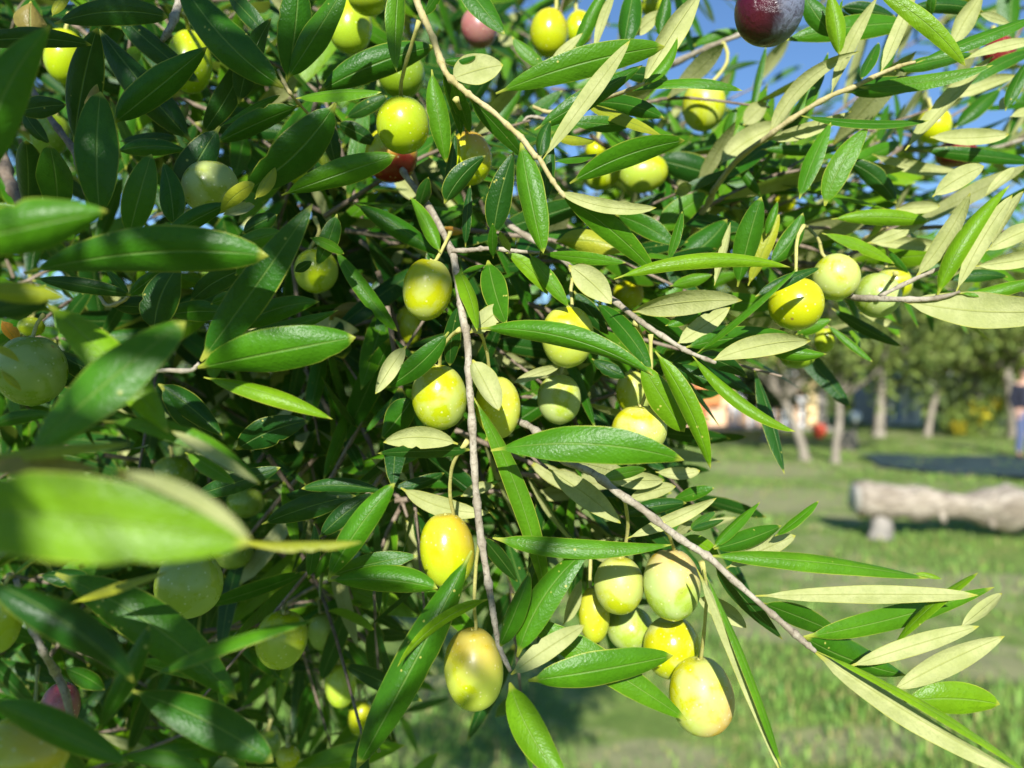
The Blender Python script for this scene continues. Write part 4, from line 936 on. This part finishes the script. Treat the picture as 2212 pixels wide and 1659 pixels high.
# ------------------------------------------------------------------ olives
# label | x y rx ry tilt depth(0 = from size) kind bloom blush turn | stalk points
OL = '''
round yellow green olive hanging on a long curved stalk, upper middle | 870 270 58 60 0 .27 l .1 0 0 | 866 210 868 170 885 110 905 45
olive turning red below, half hidden behind the round yellow green one | 846 333 56 60 0 .31 y 0 1.35 -1.2 | 835 275 830 240
yellow olive with rosy shoulder beside the dark pointed leaf, upper middle | 1013 342 50 57 0 .29 y 0 .75 .9 | 1010 286 1000 250 985 215
plump green olive behind two broad leaves at the top, left of middle | 757 57 46 58 5 .33 l .1 0 0 | 760 0 765 -30
green olive cut by the top edge above a plump green one | 795 -4 43 32 0 .31 l .1 0 0 | 800 -40 805 -70
dark green shaded olive behind a curved stalk and leaf | 866 160 52 50 0 .33 g .1 0 0 | 862 112 860 80
small mauve pink olive under a pointed leaf near the top | 1035 60 38 42 -15 .40 m .35 0 0 | 1030 15 1030 -20
glossy yellow olive at the top with a small companion behind it | 1186 71 42 51 0 .37 y 0 .18 1.0 | 1200 22 1203 -20
small yellow olive tucked behind the glossy yellow one at the top | 1251 62 31 38 0 .42 y 0 0 0 | 1245 25 1244 -15
large dark purple ripe olive at the top edge against the sky | 1661 20 71 76 8 .245 u 0 0 0 | 1650 -52 1645 -90
yellow olive hanging below a forked pale stalk against the sky | 1520 228 46 54 0 .37 y .5 0 0 | 1540 175 1568 140 1571 112 1561 92
oval olive lying sideways below a long bright leaf, upper right of middle | 1391 374 40 52 78 .36 l .3 0 0 | 1436 360 1470 345
pale olive half hidden under the long bright leaf, beside the sideways one | 1300 374 36 42 70 .38 l .4 0 0 | 1330 345 1340 320
small yellow olive glimpsed above the half hidden pale one | 1286 325 22 20 0 .45 y 0 0 0 | 1290 306 1295 285
green olive under a broad glossy leaf with a small leaf across it | 663 357 50 48 0 .32 l .2 0 0 | 665 310 668 280
round green olive with grey bloom beside a dry curled leaf, upper left | 455 405 60 57 0 .26 G .8 0 0 | 455 350 460 320
yellow green olive behind two crossing dark leaves, upper left | 410 133 46 67 0 .33 l 0 0 0 | 408 66 400 30
green olive behind a dark upright leaf near the upper left corner | 140 122 42 58 0 .34 l 0 0 0 | 142 64 150 30
dim green olive behind the bark of the upper left branch | 110 292 36 46 20 .38 g .2 0 0 | 100 250 95 225
green olive with leaf shadows right of the long upright leaf, left of middle | 683 585 46 48 0 .31 l .4 0 0 | 668 540 690 500 678 470
large oval yellow olive above the fork of the central branch | 923 625 54 67 8 .262 y .7 0 0 | 943 560 965 520 973 502
narrow bright olive below the large oval one, partly covered | 883 703 28 42 -10 .34 y .1 0 0 | 880 662 890 640
oval olive left of the grey central branch, above a cupped pale leaf | 949 858 59 71 -4 .258 y .7 0 0 | 950 787 953 757 973 727 993 712
olive right of the grey central branch with a withered leaf over it | 1075 880 48 68 -5 .266 y .5 0 0 | 1058 812 1053 765 1040 725 1025 712
yellow olive crossed by a long arching leaf, middle of the picture | 1226 727 56 67 0 .272 y .5 0 0 | 1236 662 1233 630 1236 600 1231 577
pale green bloomed olive below the one crossed by an arching leaf | 1208 862 47 54 0 .29 G .95 0 0 | 1212 808 1216 790 1222 780
pale yellow olive half hidden behind two hanging leaves, right of middle | 1368 848 37 48 -8 .30 y .8 0 0 | 1378 802 1386 735 1373 697
round yellow olive resting behind the broad horizontal leaf, right of middle | 1381 928 60 53 0 .262 y .85 0 0 | 1386 876 1396 847 1406 810 1406 760 1405 722
small orange yellow olive behind a pale broad leaf, right of middle | 1358 635 33 33 0 .36 y 0 .4 .5 | 1360 602 1365 585
glossy yellow olive with a bright glint in the cluster at the right | 1720 656 57 57 0 .265 y 0 .1 1.2 | 1719 600 1720 540 1724 510 1736 487
paler olive above and right of the glossy yellow one in the right cluster | 1805 599 50 50 35 .285 y .9 0 0 | 1781 556 1769 520 1754 500 1741 490
pale green olive behind the forked grey twig at the right | 1895 638 48 46 60 .30 G .9 0 0 | 1925 610 1935 590
small yellow olive peeping out above the forked grey twig | 1930 612 38 36 20 .32 y .6 0 0 | 1914 582 1918 550 1912 530
dark green olive hanging below a pale leaf under the right cluster | 1722 768 38 28 0 .33 g 0 0 0 | 1722 742 1722 720
narrow green olive sliver right of the pale leaf under the right cluster | 1782 733 22 30 10 .36 l .2 0 0 | 1780 705 1776 690
small yellow olive in the foliage left above the right cluster | 1694 437 25 23 0 .45 y 0 0 0 | 1694 415 1700 395
small glossy yellow olive in the upper right among silvery leaves | 2018 272 35 39 0 .42 y 0 0 0 | 2012 234 2005 215
dark red olive under a twig in the upper right | 2065 332 42 29 0 .40 r 0 0 0 | 2060 305 2055 296
small red olive near the right edge at the top | 2157 115 33 36 0 .42 r 0 0 0 | 2150 80 2145 60
yellow olive cut by the top edge near the right corner | 2067 -6 36 22 0 .40 y 0 0 0 | 2067 -28 2067 -50
glossy yellow olive with rosy side left of the branch, lower middle | 966 1188 60 81 -6 .262 y .1 .5 .5 | 980 1115 973 1080 973 1030 983 992 1010 952
large yellow olive with red rim at its stalk, lowest on the grey branch | 1023 1444 65 88 -4 .252 y .4 .45 1.3 | 1028 1360 1025 1319 1025 1269 1030 1205 1038 1165
yellow olive on the left of the hanging cluster, shaded below | 1337 1264 54 62 0 .268 y .8 0 0 | 1346 1202 1356 1142 1353 1100 1346 1070
pale bloomed olive with orange patch at the top right of the hanging cluster | 1451 1262 62 76 -3 .262 G .9 .8 1.1 | 1456 1188 1446 1160 1430 1130
narrow yellow olive at the far left of the hanging cluster | 1284 1327 34 61 0 .29 y .2 .1 .6 | 1275 1268 1276 1200 1280 1170
shaded green olive in the middle of the hanging cluster | 1361 1358 51 47 0 .296 G .8 0 0 | 1365 1312 1370 1290
pale yellow olive below the bloomed one in the hanging cluster | 1451 1398 60 67 0 .28 y .9 0 0 | 1470 1335 1500 1290 1510 1230
lowest olive of the hanging cluster with amber patch and bloom | 1515 1503 68 83 -6 .264 y .85 .8 -.5 | 1514 1424 1519 1382 1524 1331 1526 1270 1516 1215
green olive behind blurred leaf tips at the left edge | 68 800 68 76 0 .24 g .5 0 0 | 70 728 80 700 95 680
shaded green olive below the large blurred leaf, lower left | 408 1262 70 71 0 .235 G .4 0 0 | 400 1192 395 1160
dim green olive above the large blurred leaf | 375 1022 43 38 0 .36 g .3 0 0 | 372 985 368 965
green olive peeping out behind the tip of the large blurred leaf | 530 1085 40 33 0 .36 g .3 0 0 | 528 1052 526 1035
green olive under the narrow blurred stem, left of middle | 503 1190 42 38 0 .34 g .3 0 0 | 500 1152 500 1130
olive behind a thin dark vertical leaf, lower left of middle | 608 1382 56 62 10 .30 l .3 0 0 | 612 1320 620 1290
dim oval green olive right of the thin dark vertical leaf | 695 1363 31 41 0 .36 g .4 0 0 | 692 1322 690 1300
narrow lime olive hanging alone left of the long dark leaf, low | 735 1480 33 47 -5 .36 l .3 0 0 | 732 1434 728 1400 735 1370
yellow olive half behind the long dark leaf, bottom | 780 1550 27 40 10 .38 y .1 0 0 | 778 1510 775 1480
small green olive at the bottom edge, left of middle | 578 1608 27 31 0 .38 g .3 0 0 | 580 1577 585 1555
small yellow olive at the bottom edge just right of a green one | 622 1636 26 24 0 .36 y .2 0 0 | 620 1612 622 1590
blurred green olive cut by the left edge, lower left | 4 1335 40 71 0 .2 l .2 0 0 | 10 1265 20 1240
large blurred amber olive in the bottom left corner | 45 1628 96 78 0 .172 y .2 .4 .6 | 60 1552 75 1520 82 1440
blurred purple tinged olive behind a twig in the bottom left | 128 1532 40 58 10 .25 m .2 0 0 | 130 1475 125 1450
small green olive tucked in near the top edge, right of the yellow pair | 1410 12 26 24 0 .42 l .1 0 0 | 1410 -12 1412 -30
green olive glimpsed behind the blurred yellow leaf tips at left | 68 706 26 21 0 .30 l .2 0 0 | 70 686 75 670
'''
OCOL = {'y': (0.46, 0.455, 0.005), 'l': (0.36, 0.42, 0.006), 'g': (0.21, 0.30, 0.010), 'G': (0.33, 0.39, 0.035), 'm': (0.30, 0.06, 0.08), 'r': (0.20, 0.018, 0.018), 'u': (0.06, 0.01, 0.02)}
def olive_mesh(rx, rz, seed, mat):
    r = np.random.default_rng(seed); nu, nv = 28, 20; V = []; a1, a2 = r.random(2)*6.28; egg = 0.02*r.normal(); am = 0.012+0.012*r.random()
    for i in range(nv+1):
        th = math.pi*i/nv; st, ct = math.sin(th), math.cos(th); st = st**0.92 if st > 0 else 0
        for k in range(nu):
            p = 2*math.pi*k/nu; rr = rx*(1+egg*ct)*(1+am*math.sin(2*p+a1)+am*0.6*math.sin(3*p+a2+th*2))
            z = rz*ct-0.07*rz*math.exp(-(th/0.22)**2)+(-0.03*rz*math.exp(-((math.pi-th)/0.12)**2))
            V.append((rr*st*math.cos(p), rr*st*math.sin(p), z))
    F = [[i*nu+k, (i+1)*nu+k, (i+1)*nu+(k+1) % nu, i*nu+(k+1) % nu] for i in range(nv) for k in range(nu)]
    return new_mesh('olive', V, F, mat=mat)
FRUIT = []
for k, line in enumerate(OL.strip().splitlines()):
    lab, geo_, stk = (s.strip() for s in line.split('|')); g = geo_.split(); cx, cy, rx, ry, tilt, d = (float(v) for v in g[:6]); kind = g[6]; bloom, blush, turn = (float(v) for v in g[7:10])
    FRUIT.append((cx, cy, max(rx, 0.8*ry), d)); s = d/FP; o = obj('olive', olive_mesh(rx*s, ry*s, 300+k, MAT['ripe' if kind == 'u' else 'olive']), label=lab, cat='olive', group='olives on the tree')
    o.location = P(cx, cy, d); rr = random.Random(k)
    o.rotation_euler = (math.radians(rr.uniform(-10, 10)), math.radians(tilt), 0)
    c = OCOL[kind]; v = rr.uniform(0.9, 1.08); o.color = (c[0]*v*rr.uniform(0.95, 1.05), c[1]*v, c[2], 1)
    o['bloom'] = bloom; o['blush'] = blush; o['turn'] = turn
    sp = [float(v) for v in stk.split()]; pts = [sp[i:i+2] for i in range(0, len(sp), 2)]
    dist, q, bo = nearest_branch(*pts[-1]); dend = q[2] if dist < 30 and abs(q[2]-d) < 0.05 else d+0.004
    n = len(pts); P3 = [P(x, y, d+(dend-d)*i/max(1, n-1)) for i, (x, y) in enumerate(pts)]
    up = Matrix.Rotation(o.rotation_euler.x, 3, 'X') @ Vector((0, 0, 1)); up = Matrix.Rotation(o.rotation_euler.y, 3, 'Y') @ Vector((0, 0, 1))
    P3 = [o.location+up*(ry*s*0.90), *P3] if (P3[0]-o.location).length > ry*s*0.8 else P3
    C = spline(np.array([list(v) for v in P3]), 14); R = np.full(14, 3.9*s); R[0] *= 2.3; R[1] *= 1.5; R[-1] *= 1.5; R[-2] *= 1.2
    V, F = tube(C, R, 8, bump=0.11, seed=k); M_ = Matrix.LocRotScale(o.location, o.rotation_euler, None).inverted()
    V = np.array([list(M_ @ Vector(v)) for v in V])
    obj('stalk', new_mesh('stalk', V, F, mat=MAT['stalk']), o)

# ------------------------------------------------------------------ the rest of the crown: one mass of leaves and fine twigs
def in_poly(x, y, poly):
    c = False; n = len(poly); j = n-1
    for i in range(n):
        xi, yi = poly[i]; xj, yj = poly[j]
        if (yi > y) != (yj > y) and x < (xj-xi)*(y-yi)/(yj-yi)+xi: c = not c
        j = i
    return c
fr = np.random.default_rng(33)
mass, wood = Geo(), Geo()
def spray(start, dirn, length, n_pairs, size, codes, nl=8, na=2):
    """one leafy twig with opposite leaves, like every shoot of the tree"""
    s = np.array(start, float); dv = np.array(dirn, float); dv /= np.linalg.norm(dv)
    bendv = fr.normal(0, 0.25, 3)+np.array([0, 0, -0.25]); pts = [s, s+dv*length*0.5, s+dv*length+bendv*length*0.35]
    C = spline(pts, 9); Vt, Ft = tube(C, np.linspace(0.0012, 0.0005, 9), 5, cap=False); wood.add(Vt, Ft)
    ref = fr.normal(size=3)
    for k in range(n_pairs):
        t = (k+0.6)/n_pairs; i = min(7, int(t*8)); c = C[i]+(C[i+1]-C[i])*(t*8-i); ax = C[i+1]-C[i]; ax /= np.linalg.norm(ax)
        u = np.cross(ax, ref); u /= np.linalg.norm(u); v = np.cross(ax, u)
        if k % 2: u, v = v, -u
        for sg in (1, -1):
            ang = math.radians(fr.uniform(32, 62)); dl = ax*math.cos(ang)+sg*u*math.sin(ang)+fr.normal(0, 0.12, 3); dl /= np.linalg.norm(dl)
            L = size*fr.uniform(0.65, 1.15)*(1.1-0.35*t); tip = c+dl*L; nrm = np.cross(dl, np.cross(ax, dl))
            nrm = nrm/np.linalg.norm(nrm)*fr.uniform(0.3, 0.8)+np.array([0, -0.85, 0.5])*fr.uniform(0.35, 1.3)+fr.normal(0, 0.3, 3)
            mid = (c+tip)/2+nrm/np.linalg.norm(nrm)*L*fr.uniform(-0.02, 0.07)
            if hides_fruit(c, tip) or any(shades_near_leaf(c+(tip-c)*t_) for t_ in (0.1, 0.55, 1.0)): continue
            V, F, uv = leaf_surface(c, mid, tip, L*fr.uniform(0.15, 0.22), 0, False, fr, nl, na, view=nrm)
            mass.add(V, F, uv, (*leaf_color(codes[int(fr.random()*len(codes))], fr), 1))
FR = np.array(FRUIT)
def hides_fruit(a, b):                                # no leaf of the mass grows across a ripening olive
    for t in (0.2, 0.4, 0.6, 0.8, 1.0):
        q = a+(b-a)*t
        if q[1] < 0.15: return False
        x, y = 1106+q[0]*FP/q[1], 829.5-(q[2]-CAM.z)*FP/q[1]
        if np.any((np.hypot(FR[:, 0]-x, FR[:, 1]-y) < FR[:, 2]*1.1) & (FR[:, 3] > q[1]-0.01)): return True
    return False
sd = np.array(S_DIR)
def shades_near_leaf(c):                              # unseen crown leaves left out so the sun still lights chosen near leaves
    if c[1] > 0.1: return False
    t = (c[1]-0.112)/sd[1]; q = c-sd*t; x, y = 1106+q[0]*FP/0.112, 829.5-(q[2]-CAM.z)*FP/0.112
    if 60 < x < 600 and 960 < y < 1260: return True
    t = (c[1]-0.16)/sd[1]; q = c-sd*t; x, y = 1106+q[0]*FP/0.16, 829.5-(q[2]-CAM.z)*FP/0.16
    return (0 < x < 240 and 430 < y < 640) or (200 < x < 420 and 680 < y < 860)
REGION = [(-250,-150),(2350,-150),(2400,560),(2000,610),(1760,700),(1500,770),(1440,900),(1400,1060),(1230,1180),(1060,1260),(900,1420),(780,1560),(700,1800),(-250,1800)]
def fill(n, d0, d1, poly, prob, dirf, codes, size=0.055, pairs=5):
    k = 0
    while k < n:
        x, y = fr.uniform(-250, 2400), fr.uniform(-150, 1800)
        if not in_poly(x, y, poly) or fr.random() > prob(x, y): continue
        d = fr.uniform(d0, d1); k += 1
        spray(P(x, y, d), dirf(x, y), fr.uniform(0.07, 0.12), pairs, size, codes)
def dens(x, y):
    if x > 1420 and y < 440: return 0.10
    if x > 1480: return 0.55
    if y < 330 and x > 1000: return 0.55
    if y > 1050: return 0.85
    return 1.0
def outward(x, y):
    if x > 1350 and y < 700: return (0.9+fr.normal(0, 0.3), fr.normal(0, 0.35), 0.45+fr.normal(0, 0.3))
    return (0.6+fr.normal(0, 0.5), fr.normal(0, 0.4), -0.3+fr.normal(0, 0.55))
SHR = [(x-130 if 500 < x < 1800 else x, y-90 if y > 500 else y) for x, y in REGION]
fill(50, 0.345, 0.44, SHR, dens, outward, 'gGdFG')
fill(100, 0.44, 0.65, SHR, dens, outward, 'gGgG')
fill(120, 0.65, 1.15, SHR, dens, outward, 'gdgd')
LEFT = [(-260,-160),(1040,-160),(1120,250),(1150,800),(900,1020),(640,1180),(560,1500),(480,1800),(-260,1800)]
even = lambda x, y: 1.0
fill(70, 0.34, 0.48, LEFT, even, outward, 'gdd')
fill(150, 0.5, 0.9, LEFT, even, outward, 'gdd', 0.06)
fill(170, 0.9, 1.5, LEFT, even, outward, 'dd', 0.075)
RIGHT = [(1150,120),(1400,300),(1600,420),(1800,430),(2050,430),(2000,560),(1700,640),(1460,720),(1300,700),(1150,520)]
fill(40, 0.36, 0.6, RIGHT, even, outward, 'gGFG')
EDGE = [(1760,120),(1900,-120),(2320,-120),(2320,560),(1900,500),(1780,380)]
fill(26, 0.42, 0.85, EDGE, even, outward, 'gGG')
CENTRE = [(560,420),(900,330),(1180,520),(1400,760),(1320,1010),(1060,1130),(800,1180),(560,1120)]
fill(44, 0.305, 0.40, CENTRE, even, outward, 'gGdd', 0.05)
# the crown goes on to the left, behind and above the camera's left shoulder: it dapples the light on the left half
k = 0
while k < 62:
    tgt = np.array(P(fr.uniform(-320, 430), fr.uniform(-250, 1800), 0.25)); t = fr.uniform(0.36, 0.8)
    c = tgt+sd*t
    if c[1] > -0.04: c[1] = -0.04-0.1*fr.random()
    k += 1
    spray(c, (0.3+fr.normal(0, 0.5), fr.normal(0, 0.5), -0.35+fr.normal(0, 0.4)), fr.uniform(0.07, 0.13), 5, 0.058, 'gdg')
# the top of the crown round the trunk, out of view to the left
for k in range(170):
    q = fr.normal(size=3); q /= np.linalg.norm(q); c = np.array([-1.75, 1.5, 2.45])+q*np.array([0.95, 0.85, 0.75])*(0.35+0.65*fr.random()**0.5)
    if c[0] > -0.75: continue
    spray(c, (q[0]+fr.normal(0, 0.4), q[1]+fr.normal(0, 0.4), q[2]-0.3), fr.uniform(0.12, 0.2), 6, 0.075, 'gGd', 5, 2)
obj('foliage', mass.mesh('foliage', MAT['mass']), tree, kind='stuff')
obj('fine_twigs', wood.mesh('fine_twigs', MAT['bark_dark']), tree, kind='stuff')
# trunk and main limbs, left of the view
C = spline([(-1.9, 1.5, -0.1), (-1.85, 1.45, 0.4), (-1.95, 1.5, 0.9), (-1.8, 1.4, 1.4), (-1.62, 1.35, 2.0), (-1.7, 1.45, 2.6), (-1.6, 1.5, 3.1)], 28); V, F = tube(C, np.concatenate([np.linspace(0.19, 0.12, 16), np.linspace(0.115, 0.015, 12)]), 14, bump=0.06, seed=3)
obj('trunk', new_mesh('trunk', V, F, mat=MAT['trunk']), tree)
for pts in ([(-1.82, 1.42, 1.35), (-1.2, 1.2, 1.75), (-0.7, 0.85, 1.72), (-0.42, 0.55, 1.62)], [(-1.7, 1.35, 1.7), (-1.1, 0.6, 2.1), (-0.5, -0.1, 2.0), (-0.2, -0.4, 1.85)]):
    V, F = tube(spline(pts, 14), np.linspace(0.06, 0.008, 14), 10, bump=0.05, seed=6); obj('limb', new_mesh('limb', V, F, mat=MAT['trunk']), tree)
